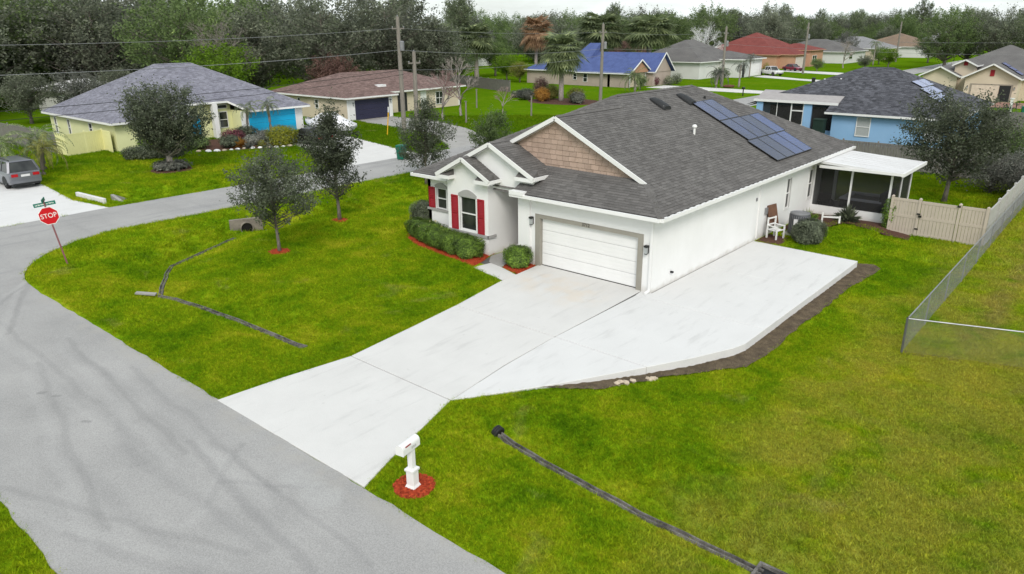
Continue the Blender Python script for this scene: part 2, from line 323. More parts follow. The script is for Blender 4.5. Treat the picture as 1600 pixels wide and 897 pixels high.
n.links.new(ramp(n, math_(n, 'ADD', math_(n, 'MULTIPLY', oi.outputs['Random'], .6), math_(n, 'MULTIPLY', noise(n, p, 1.5, 2), .4)), [(.25, (.030, .036, .070)), (.75, (.050, .085, .25))]), b.inputs['Base Color'])  # bluer tones paint the sky's reflection into the cell colour
m_solarb, n, b, o = newmat('blue_solar_cells'); b.inputs['Roughness'].default_value = .15; b.inputs['Specular IOR Level'].default_value = .7
n.links.new(ramp(n, noise(n, pos(n), 1.5, 2), [(.3, (.10, .13, .32)), (.7, (.16, .20, .42))]), b.inputs['Base Color'])
m_screen, n, b, o = newmat('screen_mesh'); b.inputs['Base Color'].default_value = (.02, .02, .02, 1); b.inputs['Roughness'].default_value = .9
tb = N(n, 'ShaderNodeBsdfTransparent'); ms = N(n, 'ShaderNodeMixShader'); ms.inputs[0].default_value = .70
n.links.new(tb.outputs[0], ms.inputs[1]); n.links.new(b.outputs[0], ms.inputs[2]); n.links.new(ms.outputs[0], o.inputs[0])
m_roofpan = M('patio_roof', (.68, .68, .68), (.58, .575, .57), 1.2, .6, .05, 20, stretch=(.5, 2.5, 1))
L_oak = leafmat('leaf_young_oak', (.022, .027, .017), (.064, .074, .048), (.13, .150, .09), .26, 2.2, 2.25)
L_oakb = leafmat('leaf_dark_oak', (.016, .018, .013), (.052, .057, .040), (.105, .115, .075), .32, .45, 4.6)
L_oakg = leafmat('leaf_green_oak', (.022, .034, .012), (.065, .090, .032), (.13, .165, .055), .3, .5, 2.9)
L_grey = leafmat('leaf_grey', (.032, .034, .029), (.085, .088, .074), (.15, .15, .13), .25, .5, 2.2)
L_lime = leafmat('leaf_lime', (.06, .115, .008), (.16, .27, .02), (.27, .37, .035), .35, .8, 1.1)
L_rust = leafmat('leaf_rust', (.060, .032, .026), (.135, .080, .066), None, .2, .6)
L_hedge = leafmat('leaf_hedge', (.022, .035, .010), (.075, .125, .018), (.14, .20, .03), .25, 2.5, 2.5)
L_yel = leafmat('leaf_yellow', (.09, .105, .012), (.23, .24, .022), (.36, .33, .035), .3, 3, 1.2)
L_orange = leafmat('leaf_orange', (.22, .10, .02), (.45, .24, .05), None, .3, 3, 1.1)
L_maroon = leafmat('leaf_maroon', (.035, .010, .014), (.09, .028, .034), None, .2, 3)
L_palm = leafmat('leaf_palm', (.026, .034, .017), (.078, .094, .045), (.15, .165, .08), .28, 1.2, 3.1)
L_palmy = leafmat('leaf_yellow_palm', (.09, .10, .02), (.20, .20, .05), (.30, .27, .09), .25, 1.5, 1.3)
L_dead = leafmat('leaf_dead_palm', (.20, .12, .07), (.38, .24, .14), None, .25, 1.2, 1.1)
L_pine = leafmat('leaf_pine', (.018, .023, .014), (.058, .070, .038), (.10, .12, .06), .25, .6, 3.8)
L_flower = leafmat('petal', (.65, .5, .2), (.8, .7, .45), None, .3, 3, 1.0)
# ------------------------------------------------------------------ terrain
def sstep(a, b, x):
    t = np.clip((x-a)/(b-a), 0, 1); return t*t*(3-2*t)
def pdist(x, y, pts):
    d = np.full(np.shape(x), 1e9)
    for (ax, ay), (bx, by) in zip(pts[:-1], pts[1:]):
        dx, dy = bx-ax, by-ay; t = np.clip(((x-ax)*dx+(y-ay)*dy)/(dx*dx+dy*dy), 0, 1)
        d = np.minimum(d, np.hypot(x-ax-t*dx, y-ay-t*dy))
    return d
SW_S = [(-6.5, -11.18), (-8.3, -11.24), (-10.7, -11.32), (-13.6, -11.57), (-15.7, -11.86)]
SW_W = [(-15.7, -11.86), (-18.74, -10.11), (-19.6, -9.5), (-20.8, -7.6), (-22.2, -4.9)]
SW_W2 = [(-22.2, -4.9), (-22.1, 0), (-21.9, 8), (-21.9, 120)]
SW_R = [(2.0, -11.19), (3.28, -11.31), (4.78, -11.48), (6.61, -11.61), (8.15, -11.65), (9.4, -11.66), (30, -11.8)]
PADE = [(-11.03, .2), (-8.2, 1.98), (-4.35, 4.05), (-2.6, 4.85), (9.4, 4.9), (40, 4.9)]   # (y, x) right edge of the parking pad
def H(x, y):
    x = np.asarray(x, float); y = np.asarray(y, float)
    h = np.full(np.broadcast(x, y).shape, -.045)
    def vee(d, w): return np.clip(1-np.maximum(0, d-.42)/(w-.42), 0, 1)**1.35
    h = h - .34*vee(pdist(x, y, SW_S), 1.7) * sstep(-5.2, -7.0, x)
    dW = pdist(x, y, SW_W); h = np.minimum(h, -.045-(.42+.22*sstep(-16, -22, x))*vee(dW, 2.6))
    h = np.minimum(h, -.045-.68*vee(pdist(x, y, SW_W2), 2.9))
    h = h - .34*vee(pdist(x, y, SW_R), 1.6)*sstep(1.2, 2.6, x)
    h = np.minimum(h, -.045-.75*vee(pdist(x, y, [(-34.4, -4.9), (-34.4, 8)]), 2.0)*sstep(-7.2, -6, y)*(1-.45*sstep(-4, -2, y))*(1-sstep(5, 9, y)))
    ed = np.interp(y, [p[0] for p in PADE], [p[1] for p in PADE])
    amt = .27*sstep(-10.6, -4.5, y)*(1-.5*sstep(10, 18, y))
    h = h - amt*sstep(ed-1.1, ed-.45, x)*sstep(-11, -9, y)
    h = h + .018*np.sin(x*.9+1.3*np.sin(y*.7))*np.cos(y*.8+x*.2)*sstep(-14.8, -13.5, y)
    return h
def gl(a, b, step): return list(np.arange(a, b, step))
xs = [-1600, -900, -500, -300, -200, -140, -100, -75, -60, -52]+gl(-46, -38, 1.0)+gl(-38, -27, .5)+gl(-27, 14, .3)+gl(14, 34, 1.0)+[40, 60, 100, 200, 500, 1600]
ys = [-600, -200, -80, -45, -32]+gl(-26, -14, 1.0)+gl(-14, 13, .3)+gl(13, 44, 1.0)+[50, 60, 80, 110, 150, 200, 300, 450, 700, 1100, 1800]
gx, gy = np.meshgrid(xs, ys); gz = H(gx, gy)
me = bpy.data.meshes.new('ground'); nx, ny = len(xs), len(ys)
vv = np.stack([gx, gy, gz], -1).reshape(-1, 3)
ii = (np.arange(ny-1)[:, None]*nx+np.arange(nx-1)[None]).reshape(-1); ff = np.stack([ii, ii+1, ii+nx+1, ii+nx], 1)
me.from_pydata(vv.tolist(), [], ff.tolist()); me.polygons.foreach_set('use_smooth', [True]*len(me.polygons)); me.update()
tag(meshobj('ground', me, m_ground), kind='structure')
EXC = []                                   # paved and planted areas without grass
def rough(pts, amp=.05, step=.5, seed=1):
    r = random.Random(seed); o = []
    for (a, b_) in zip(pts, pts[1:]+pts[:1]):
        L = math.hypot(b_[0]-a[0], b_[1]-a[1]); k = max(1, min(400, int(L/step))); nx_, ny_ = -(b_[1]-a[1])/L, (b_[0]-a[0])/L
        for i in range(k):
            t = i/k; e = amp*(r.random()-.5)*2 if i else 0
            o.append((a[0]+(b_[0]-a[0])*t+nx_*e, a[1]+(b_[1]-a[1])*t+ny_*e))
    return o
def arc(cx, cy, r, a0, a1, n=14): return [(cx+r*math.cos(R_(a0+(a1-a0)*i/n)), cy+r*math.sin(R_(a0+(a1-a0)*i/n))) for i in range(n+1)]
road_poly = [(70, -15.2)]+[(x, -15.2) for x in (5.8, -4.8, -19.3)]+arc(-19.3, -8.2, 7.0, 270, 180)[1:]+[(-26.3, 400), (-31.8, 400), (-31.8, -7.4), (-31.5, -13), (-31.5, -200), (-26.3, -200)]+arc(-19.3, -27.7, 7.0, 180, 90)+[(-4.2, -20.66), (-.6, -20.7), (70, -20.8)]
EXC.append(road_poly)
rp = []
for a, b_ in zip(road_poly, road_poly[1:]+road_poly[:1]):
    L = math.hypot(b_[0]-a[0], b_[1]-a[1]); k = min(90, max(1, int(L/.45))) if L < 40 else 60
    for i in range(k): rp.append((a[0]+(b_[0]-a[0])*i/k+(rng.random()-.5)*.05, a[1]+(b_[1]-a[1])*i/k+(rng.random()-.5)*.07))
tag(MB().prism(rp, -.14, -.008).build('road', m_road), kind='structure')
# driveway: separate poured slabs with open joints over a dark bed
drive = tag(MB().prism([(-4.75,-15.15),(-4.2,-11.0),(-4.8,-5.75),(-5.5,-2.0),(-5.6,.35),(-.2,.35),(-.2,-5.7),(.1,-11.0),(1.5,-15.1)], -.2, -.022).build('driveway', m_joint), kind='structure')
EXC.append([(-4.9,-15.24),(-4.6,-13.3),(-4.29,-11.02),(-4.59,-8.29),(-4.89,-5.74),(-5.42,-2.71),(-5.75,.3),(-.3,.3),(.2,-11.0),(1.6,-15.2)])
def slab(pts, mat, parent, z=0.0, dz=-.12, inset=.016, name='concrete_slab'):
    n_ = len(pts); cx_ = sum(p[0] for p in pts)/n_; cy_ = sum(p[1] for p in pts)/n_
    q = [(p[0]+(cx_-p[0])*inset/max(.3, math.hypot(cx_-p[0], cy_-p[1])), p[1]+(cy_-p[1])*inset/max(.3, math.hypot(cx_-p[0], cy_-p[1]))) for p in pts]
    o = MB().prism(q, dz, z).build(name, mat, parent); bevel(o, .012); return o
slab([(-4.82,-15.24),(-4.64,-13.29),(-4.29,-11.02),(.2,-11.05),(.55,-12.1),(1.05,-13.7),(1.6,-15.18)], m_conc, drive, -.002)
slab([(-4.29,-11.02),(-4.59,-8.29),(-4.89,-5.74),(-.27,-5.71),(-.12,-8.4),(.2,-11.05)], m_conc, drive)
slab([(-4.89,-5.74),(-5.42,-2.71),(-5.60,.14),(-.42,.14),(-.32,-2.9),(-.27,-5.71)], m_conc, drive)
pad = tag(MB().prism([(.3,-10.7),(1.9,-8.0),(4.0,-4.2),(4.72,-2.5),(4.72,9.1),(.05,9.35),(-.25,-.2),(-.2,-5.7)], -.42, -.022).build('parking_pad', m_joint), kind='structure')
EXC.append([(.2,-11.05),(1.98,-8.22),(4.03,-4.35),(4.82,-2.5),(4.87,9.28),(-.1,9.5),(-.35,-.1),(-.27,-5.7)])
slab([(.2,-11.05),(1.10,-9.65),(1.98,-8.22),(3.28,-5.77),(-.27,-5.71),(-.12,-8.4)], m_pad, pad, 0, -.36)
slab([(-.27,-5.71),(3.28,-5.77),(4.03,-4.35),(4.70,-2.8),(4.84,-2.2),(4.84,-.62),(-.32,-.58)], m_pad, pad, 0, -.42)
slab([(-.34,-.57),(4.84,-.62),(4.86,4.35),(.03,4.5),(.03,0),(-.42,0)], m_pad, pad, 0, -.42)
slab([(.03,4.5),(4.86,4.35),(4.87,9.28),(.03,9.5)], m_pad, pad, 0, -.42)
wk = [(-7.55,-2.02),(-5.47,-2.46),(-5.36,-1.62),(-6.63,-1.2),(-6.95,-.1),(-7.0,2.4),(-8.15,2.4),(-8.1,-.3)]
walk = tag(MB().prism(wk, -.1, -.03).build('front_walkway', m_joint), kind='structure'); EXC.append(wk)
slab([(-7.55,-2.02),(-5.47,-2.46),(-5.36,-1.62),(-6.63,-1.2),(-7.4,-1.05)], m_conc, walk, -.004, -.1)
slab([(-7.4,-1.05),(-6.63,-1.2),(-6.95,-.1),(-7.0,2.4),(-8.15,2.4),(-8.1,-.3),(-7.6,-.95)], m_conc2, walk, -.006, -.1)
# mulch beds
def bed(name, pts, mat, label, cat='mulch bed', hgt=.05, chips=0, group=None):
    EXC.append(pts); cx_ = sum(p[0] for p in pts)/len(pts); cy_ = sum(p[1] for p in pts)/len(pts); r = random.Random(len(pts)*7+int(cx_*10))
    q = rough(pts, .03, .3, 3); mb = MB(); nq = len(q); K = 4
    ring = [[(cx_+(p[0]-cx_)*s, cy_+(p[1]-cy_)*s) for p in q] for s in (1.02, .9, .6, .3)]
    vs = []
    for k, rg in enumerate(ring):
        for p in rg: vs.append((p[0], p[1], float(H(p[0], p[1]))+(-.03 if k == 0 else hgt*(.5+.35*k/3+.25*r.random()))))
    fs = [(k*nq+i, k*nq+(i+1) % nq, (k+1)*nq+(i+1) % nq, (k+1)*nq+i) for k in range(K-1) for i in range(nq)]+[tuple((K-1)*nq+i for i in range(nq))]
    mb.add(vs, fs); root = mb.build(name, mat, smooth=True); tag(root, label, cat, group)
    if chips:
        ch = MB(); xs_ = [p[0] for p in pts]; ys_ = [p[1] for p in pts]; k = 0
        while k < chips:
            x = r.uniform(min(xs_), max(xs_)); y = r.uniform(min(ys_), max(ys_))
            if not inpoly(np.array([x]), np.array([y]), pts)[0]: continue
            k += 1; z = float(H(x, y))+hgt*.9; a = r.random()*6.28; L = r.uniform(.02, .05); d = Vector((math.cos(a), math.sin(a), r.uniform(-.5, .6))).normalized()*L; e = Vector((-math.sin(a), math.cos(a), r.uniform(-.4, .4)))*L*.4; c = Vector((x, y, z))
            ch.add([c-d-e, c+d-e, c+d+e, c-d+e], [(0, 1, 2, 3)])
        tag(ch.build('mulch_chips', mat, root), kind='stuff')
    return root
def inpoly(x, y, pts):
    ins = np.zeros(x.shape, bool); n_ = len(pts)
    for i in range(n_):
        x0, y0 = pts[i]; x1, y1 = pts[(i+1) % n_]
        if y0 == y1: continue
        c = ((y0 > y) != (y1 > y)) & (x < (x1-x0)*(y-y0)/(y1-y0)+x0); ins ^= c
    return ins
def circ(cx, cy, rx, ry=None, n=18): return [(cx+rx*math.cos(2*math.pi*i/n), cy+(ry or rx)*math.sin(2*math.pi*i/n)) for i in range(n)]
bed('mulch_bed', [(-14.1,.9),(-13.95,-.1),(-13.3,-.72),(-12.2,-1.12),(-11.1,-1.32),(-9.6,-1.58),(-8.3,-1.78),(-7.6,-1.92),(-7.75,-1.0),(-8.1,-.25),(-8.2,.3),(-10.8,.6),(-13.0,.9)], m_mulch, 'red mulch bed curving under the hedge below the shuttered windows', chips=1500)
bed('mulch_bed', [(-6.63,-1.17),(-5.5,-1.5),(-5.62,-.05),(-6.6,.05),(-6.9,-.1)], m_mulch, 'small red mulch bed between the walkway and the garage door', chips=420)
bed('mulch_ring', circ(-16.22, -5.94, .52), m_mulch, 'red mulch ring around the young oak nearest the stop sign', 'mulch ring', chips=160)
bed('mulch_ring', circ(-18.9, -.52, .48), m_mulch, 'small red mulch ring around the taller young oak near the culvert', 'mulch ring', chips=120)
bed('mulch_ring', circ(2.42, -14.42, .47), m_mulch, 'round red mulch ring at the foot of the white mailbox', 'mulch ring', .06, chips=900)
bed('mulch_bed', [(.03,9.55),(1.25,9.6),(1.2,10.4),(1.15,11.2),(.02,11.3)], m_mulchb, 'dark red brick chip bed under the chair at the pad end', hgt=.06)
bed('mulch_bed', [(.02,12.4),(.5,12.4),(1.4,15.2),(2.6,16.0),(4.4,15.3),(5.6,15.0),(5.5,15.95),(3.9,16.95),(.02,16.95)], m_mulchb, 'brown mulch bed along the screened porch wall', hgt=.08)
dirt_pts = [(1.3,-9.2),(1.72,-8.5),(2.9,-6.25),(4.0,-4.15),(4.75,-2.3),(4.75,9.3),(4.6,9.75),(5.3,10.1),(5.75,9.6),(5.7,8.6),(5.45,6.2),(5.5,3.0),(5.42,0.2),(5.5,-2.0),(5.35,-3.3),(4.7,-4.2),(3.9,-5.4),(3.3,-6.6),(2.9,-7.6),(2.3,-8.2),(1.7,-8.7)]
EXC.append(dirt_pts)
mb = MB(); q = rough(dirt_pts, .05, .35, 5)
mb.poly([(p[0], p[1], 0) for p in q]); dm = mb.mesh('dirt')
import bmesh
bmx = bmesh.new(); bmx.from_mesh(dm); bmesh.ops.triangulate(bmx, faces=bmx.faces); bmesh.ops.subdivide_edges(bmx, edges=bmx.edges, cuts=3, use_grid_fill=True); bmesh.ops.triangulate(bmx, faces=bmx.faces)
for v in bmx.verts: v.co.z = float(H(v.co.x, v.co.y))+.03+rng.random()*.04
bmx.to_mesh(dm); bmx.free()
tag(meshobj('dirt_strip', dm, m_dirt), 'strip of bare dirt along the raised edge of the parking pad', 'bare dirt', kind='structure')
# drain channels
def channel(name, pts, label, w=.05, dep=.09):
    q = []
    for a, b_ in zip(pts[:-1], pts[1:]):
        k = max(2, int(math.hypot(b_[0]-a[0], b_[1]-a[1])/.5))
        q += [(a[0]+(b_[0]-a[0])*i/k, a[1]+(b_[1]-a[1])*i/k) for i in range(k)]
    q.append(pts[-1]); mb = MB(); vs = []; prof = [(-w-.05, -.06), (-w-.03, .035), (-w+.0, .035), (-w+.01, -.026), (w-.01, -.026), (w-.0, .035), (w+.03, .035), (w+.05, -.06)]
    for i, p in enumerate(q):
        a = q[max(0, i-1)]; c = q[min(len(q)-1, i+1)]; L = math.hypot(c[0]-a[0], c[1]-a[1]); nx_, ny_ = -(c[1]-a[1])/L, (c[0]-a[0])/L
        z = float(H(p[0], p[1])); j = (rng.random()-.5)*.05
        for u, h in prof: vs.append((p[0]+nx_*(u+j), p[1]+ny_*(u+j), z+h+.03))
    k = len(prof); fs = [(i*k+j, (i+1)*k+j, (i+1)*k+j+1, i*k+j+1) for i in range(len(q)-1) for j in range(k-1)]
    mb.add(vs, fs); o = mb.build(name, m_gut); EXC.append([(1.5*v[0]-.5*c_[0], 1.5*v[1]-.5*c_[1]) for v, c_ in zip(vs[0::k], vs[3::k])]+[(1.5*v[0]-.5*c_[0], 1.5*v[1]-.5*c_[1]) for v, c_ in zip(vs[k-1::k], vs[k-4::k])][::-1])
    return tag(o, label, 'drain channel')
channel('drain_channel', SW_S, 'dark concrete drain channel running beside the driveway across the front lawn')
channel('drain_channel', SW_W, 'drain channel bending from the lawn corner up to the culvert pipe')
channel('drain_channel', SW_R[:6], 'dark drain channel crossing the lawn right of the mailbox', .045)
o = MB().bar((-15.8,-11.95,-.36), (-16.35,-12.5,-.27), .22, .06).build('drain_apron', m_conc2); tag(o, 'short pale concrete apron at the bend of the drain channel', 'drain apron')
# catch basin at the lower frame edge
cb = empty('catch_basin', (9.5,-11.85,-.35), 'grey concrete catch basin at the lower end of the lawn channel', 'catch basin')
mb = MB(); mb.box(-.25,.75,-.42,-.36,-.3,.06).box(-.25,.75,.36,.42,-.3,.06).box(-.25,-.19,-.36,.36,-.3,.06).box(.69,.75,-.36,.36,-.3,.06); mb.build('rim', m_gut, cb)
B('grate', m_dark, cb, -.18, .68, -.35, .35, -.1, -.01)
EXC.append([(9.0,-12.4),(10.3,-12.4),(10.3,-11.3),(9.0,-11.3)])
# small corrugated pipe end right of the drive
pe = empty('drain_pipe', (1.9,-11.17,-.33), 'black corrugated drain pipe end sticking out of the lawn', 'pipe', rz=-.08)
mb = MB()
for i in range(3): mb.lathe((0, 0, 0), [(.15, i*.06), (.18, i*.06+.02), (.18, i*.06+.04), (.15, i*.06+.06)], 14)
o = mb.build('pipe', m_dark, pe, smooth=True); o.rotation_euler = (0, R_(-78), 0); o.location = (.24, 0, .06)
o = MB().lathe((0, 0, 0), [(.14, -.004), (.14, .0)], 14).build('opening', m_hole, pe); o.rotation_euler = (0, R_(-78), 0); o.location = (.25, 0, .06)  # black disc in the mouth stands in for the shaded hollow
# culvert headwalls
def culvert(name, loc, rz, label, w=2.6, h=.75, mat=m_pipe, r=.24, wing=True):
    e = empty(name, loc, label, 'culvert', rz=rz)      # faces local +X
    mb = MB(); mb.box(-.12, .08, -w/2, w/2, -h, .06); bevel(mb.build('headwall', mat, e), .02)
    mb = MB(); mb.lathe((0, 0, 0), [(r+.05, -.25), (r+.05, .16), (r, .16), (r, -.2)], 18); o = mb.build('pipe', mat, e, smooth=True); o.rotation_euler = (0, R_(90), 0); o.location = (.05, 0, -h*.55)
    o = MB().lathe((0, 0, 0), [(r-.005, .0), (r-.005, .01)], 18).build('opening', m_hole, e); o.rotation_euler = (0, R_(90), 0); o.location = (.14, 0, -h*.55)  # black disc painted as the culvert's inner shade
    if wing:
        for s in (-1, 1):
            MB().extr([(.05, s*w/2, .04), (1.0, s*(w/2+.35), -h*.6), (1.0, s*(w/2+.35), -h), (.05, s*w/2, -h)], (0, s*.1, 0)).build('wing_wall', mat, e)
    return e
culvert('culvert', (-22.95,-3.75,-.02), R_(-22), 'round concrete culvert pipe in a headwall beside the young oaks', 1.7, .82, m_pipe, .30, False)
culvert('culvert', (-34.2,-5.9,-.03), R_(80), 'culvert mouth with sloping concrete sides across the street', 2.2, .8, m_conc2, .33)
culvert('culvert_headwall', (-34.9,-7.1,.2), R_(95), 'white concrete headwall at the edge of the parked suv driveway', 3.4, .75, m_pad, .2, False)
# neighbour driveways and paths
def paving(name, pts, mat, joints=None, z=-.012):
    EXC.append(pts); return tag(MB().prism(pts, -.12, z).build(name, mat), kind='structure')
paving('neighbour_driveway', [(-31.75,-7.3),(-35.7,-7.9),(-42,-7.35),(-62,-7.3),(-62,-15),(-36,-15),(-31.45,-17)], m_pad)
paving('neighbour_driveway', [(-31.76,9.2),(-36.5,12.0),(-42.5,13.3),(-51.9,13.6),(-51.9,21.4),(-45.5,20.2),(-37,18.2),(-31.76,17.2)], m_conc)
paving('neighbour_driveway', [(-31.76,20.6),(-40,26.2),(-54.9,28.4),(-54.9,33.6),(-48,34),(-40,31.3),(-31.76,26.5)], m_conc2)
paving('neighbour_driveway', [(-31.76,88),(-53,88.5),(-53,94.5),(-40,94),(-31.76,92.5)], m_conc)
paving('neighbour_driveway', [(-31.76,117),(-50,125),(-50,131),(-40,124),(-31.76,121.5)], m_conc)
paving('neighbour_driveway', [(-31.76,137),(-54,147),(-54,153),(-40,148),(-31.76,142)], m_conc)
paving('brick_driveway', [(-6.6,86.2),(2.4,85.6),(2.4,93.4),(-6.6,93.4)], M('brick_pavers', (.34, .19, .15), (.25, .14, .11), 3, .9, .2, 20, fine=.4))
# ------------------------------------------------------------------ house toolkit
class Face:                                   # a wall face: u along the wall, w outward, z up
    def __init__(s, axis, fixed, sign): s.a, s.f, s.s = axis, fixed, sign
    def p(s, u, w, z): return (u, s.f+s.s*w, z) if s.a == 'x' else (s.f+s.s*w, u, z)
    def box(s, mb, u0, u1, w0, w1, z0, z1, col=None):
        a = s.p(u0, w0, z0); b_ = s.p(u1, w1, z1)
        return mb.box(min(a[0], b_[0]), max(a[0], b_[0]), min(a[1], b_[1]), max(a[1], b_[1]), z0, z1, col)
    def o(s, name, mat, parent, *d): 
        mb = MB(); s.box(mb, *d); return mb.build(name, mat, parent)
def wall(F, u0, u1, z0, z1, opens, mat, parent, th=.2, name='wall'):
    us = sorted({u0, u1, *[v for q in opens for v in q[:2]]}); zs = sorted({z0, z1, *[v for q in opens for v in q[2:4]]}); mb = MB()
    for a, b_ in zip(us[:-1], us[1:]):
        run = None
        for c, d in zip(zs[:-1], zs[1:]):
            mu, mz = (a+b_)/2, (c+d)/2
            if any(q[0] < mu < q[1] and q[2] < mz < q[3] for q in opens):
                if run: F.box(mb, a, b_, -th, 0, *run); run = None
            else: run = (run[0], d) if run else (c, d)
        if run: F.box(mb, a, b_, -th, 0, *run)
    return mb.build(name, mat, parent)
def window(F, u0, u1, z0, z1, parent, rec=.06, fr=.05, rails=1, mull=0, frame=None, glass=None, simple=False):
    frame = frame or m_white; glass = glass or m_glass
    mb = MB(); w0, w1 = -rec-.06, -rec+.03
    F.box(mb, u0, u1, w0, w1, z0, z0+fr); F.box(mb, u0, u1, w0, w1, z1-fr, z1); F.box(mb, u0, u0+fr, w0, w1, z0+fr, z1-fr); F.box(mb, u1-fr, u1, w0, w1, z0+fr, z1-fr)
    zz = [z0+fr+(z1-z0-2*fr)*i/(rails+1) for i in range(rails+2)]; uu = [u0+fr+(u1-u0-2*fr)*i/(mull+1) for i in range(mull+2)]
    for z in zz[1:-1]: F.box(mb, u0+fr, u1-fr, w0, w1-.008, z-.025, z+.025)
    for u in uu[1:-1]: F.box(mb, u-.025, u+.025, w0, w1-.012, z0+fr, z1-fr)
    wo = mb.build('window', frame, parent)
    for a, b_ in zip(zz[:-1], zz[1:]):
        for c, d in zip(uu[:-1], uu[1:]): F.o('pane', glass, wo, c-.005, d+.005, -rec-.05, -rec-.02, a-.005, b_+.005)
    return wo
def garage_door(F, u0, u1, z0, z1, mat, parent, rec=.14, n=4, cols=0):
    d = empty('garage_door'); d.parent = parent; h = (z1-z0)/n
    for i in range(n):
        mb = MB(); F.box(mb, u0, u1, -rec-.05, -rec, z0+i*h+.006, z0+(i+1)*h-.006)
        for k in range(3): F.box(mb, u0+.03, u1-.03, -rec-.001, -rec+.006, z0+i*h+.03+k*h*.31, z0+i*h+.03+k*h*.31+h*.25)
        bevel(mb.build('door_panel', mat, d), .004)
    return d
def planes_hip(x0, x1, y0, y1, z, s):
    if x1-x0 <= y1-y0:
        h = (x1-x0)/2; xm = (x0+x1)/2; a = (xm, y0+h, z+s*h); b_ = (xm, y1-h, z+s*h)
        return [[(x1,y0,z),(x1,y1,z),b_,a], [(x0,y1,z),(x0,y0,z),a,b_], [(x0,y0,z),(x1,y0,z),a], [(x1,y1,z),(x0,y1,z),b_]]
    h = (y1-y0)/2; ym = (y0+y1)/2; a = (x0+h, ym, z+s*h); b_ = (x1-h, ym, z+s*h)
    return [[(x0,y0,z),(x1,y0,z),b_,a], [(x1,y1,z),(x0,y1,z),a,b_], [(x0,y1,z),(x0,y0,z),a], [(x1,y0,z),(x1,y1,z),b_]]
def planes_gable(x0, x1, y0, y1, z, s, along):       # ridge along 'x' or 'y'
    if along == 'y':
        h = (x1-x0)/2; xm = (x0+x1)/2
        return [[(x1,y0,z),(x1,y1,z),(xm,y1,z+s*h),(xm,y0,z+s*h)], [(x0,y1,z),(x0,y0,z),(xm,y0,z+s*h),(xm,y1,z+s*h)]]
    h = (y1-y0)/2; ym = (y0+y1)/2
    return [[(x0,y0,z),(x1,y0,z),(x1,ym,z+s*h),(x0,ym,z+s*h)], [(x1,y1,z),(x0,y1,z),(x0,ym,z+s*h),(x1,ym,z+s*h)]]
def shingles(mb, poly, expo=.145, tab=.31, jit=.12, seed=1, contrast=.22):
    r = random.Random(seed); P = [Vector(p) for p in poly]; nrm = Vector((0, 0, 0))
    for i in range(1, len(P)-1): nrm += (P[i]-P[0]).cross(P[i+1]-P[0])
    nrm.normalize()
    if nrm.z < 0: nrm = -nrm
    U = Vector((0, 0, 1)).cross(nrm).normalized(); V = nrm.cross(U); O = P[0]
    q = [((p-O).dot(U), (p-O).dot(V)) for p in P]; v0 = min(a[1] for a in q); v1 = max(a[1] for a in q)
    def span(v):
        xs_ = []
        for (a, b_) in zip(q, q[1:]+q[:1]):
            if (a[1] <= v) != (b_[1] <= v): xs_.append(a[0]+(b_[0]-a[0])*(v-a[1])/(b_[1]-a[1]))
        xs_.sort(); return [(xs_[i], xs_[i+1]) for i in range(0, len(xs_)-1, 2)]
    k = 0; v = v0
    while v < v1-.02:
        vt = min(v+expo, v1-.004); lo = span(v+.002); hi = span(vt-.002)
        if lo and hi and len(lo) == len(hi):
            rowc = 1+(r.random()-.5)*.08
            for (a, b_), (c, d) in zip(lo, hi):
                u = a-r.random()*tab; 
                while u < b_:
                    L = tab*(1+(r.random()-.5)*jit*4); ua, ub = max(u, a), min(u+L-.006, b_)
                    if ub-ua > .02:
                        ta, tb = min(max(ua, c), d), min(max(ub, c), d); hh = .010+r.random()*.010
                        if tb-ta > .0:
                            pt = [O+U*ua+V*v+nrm*hh, O+U*ub+V*v+nrm*hh, O+U*tb+V*vt+nrm*.003, O+U*ta+V*vt+nrm*.003, O+U*ua+V*v-nrm*.002, O+U*ub+V*v-nrm*.002]
                            cc = rowc*(1+(r.random()-.5)*2*contrast)
                            mb.add(pt, [(0, 1, 2, 3), (4, 5, 1, 0)], cc)
                    u += L
        v += expo; k += 1
def roof(parent, planes, mat, geo=True, expo=.145, tab=.31, seed=1, name='roof', th=.16, contrast=.22):
    mb = MB()
    for pl in planes:
        n_ = len(pl); mb.add([*pl, *[(p[0], p[1], p[2]-th) for p in pl]], [tuple(range(n_)), tuple(range(n_, 2*n_))[::-1]])
    ro = mb.build(name, mat, parent, tint=True)
    if geo:
        sm = MB()
        for i, pl in enumerate(planes): shingles(sm, pl, expo, tab, seed=seed+i, contrast=contrast)
        tag(sm.build('shingles', mat, ro, tint=True), kind='stuff')
    return ro
def fascia(parent, pts, mat=None, h=.17, w=.05, drop=.10, name='fascia'):   # strips along eave polylines
    mb = MB()
    for a, b_ in pts: mb.bar((a[0], a[1], a[2]-drop), (b_[0], b_[1], b_[2]-drop), w, h)
    return mb.build(name, mat or m_white, parent)
def caps(parent, lines, mat, w=.26, seg=.32):
    for a, b_ in lines:
        mb = MB(); a = Vector(a); b_ = Vector(b_); L = (b_-a).length; k = max(1, int(L/seg)); t = (b_-a)/k
        side = t.cross(Vector((0, 0, 1))).normalized()*w/2
        for i in range(k):
            p = a+t*i; q = a+t*(i+1.08); up = Vector((0, 0, .045)); dnv = Vector((0, 0, -.03))
            mb.add([p-side+dnv, p+up*1.2, p+side+dnv, q-side+dnv, q+up*.7, q+side+dnv], [(0, 1, 4, 3), (1, 2, 5, 4), (0, 2, 1)], .85+rng.random()*.3)
        mb.build('ridge_cap', mat, parent, tint=True)
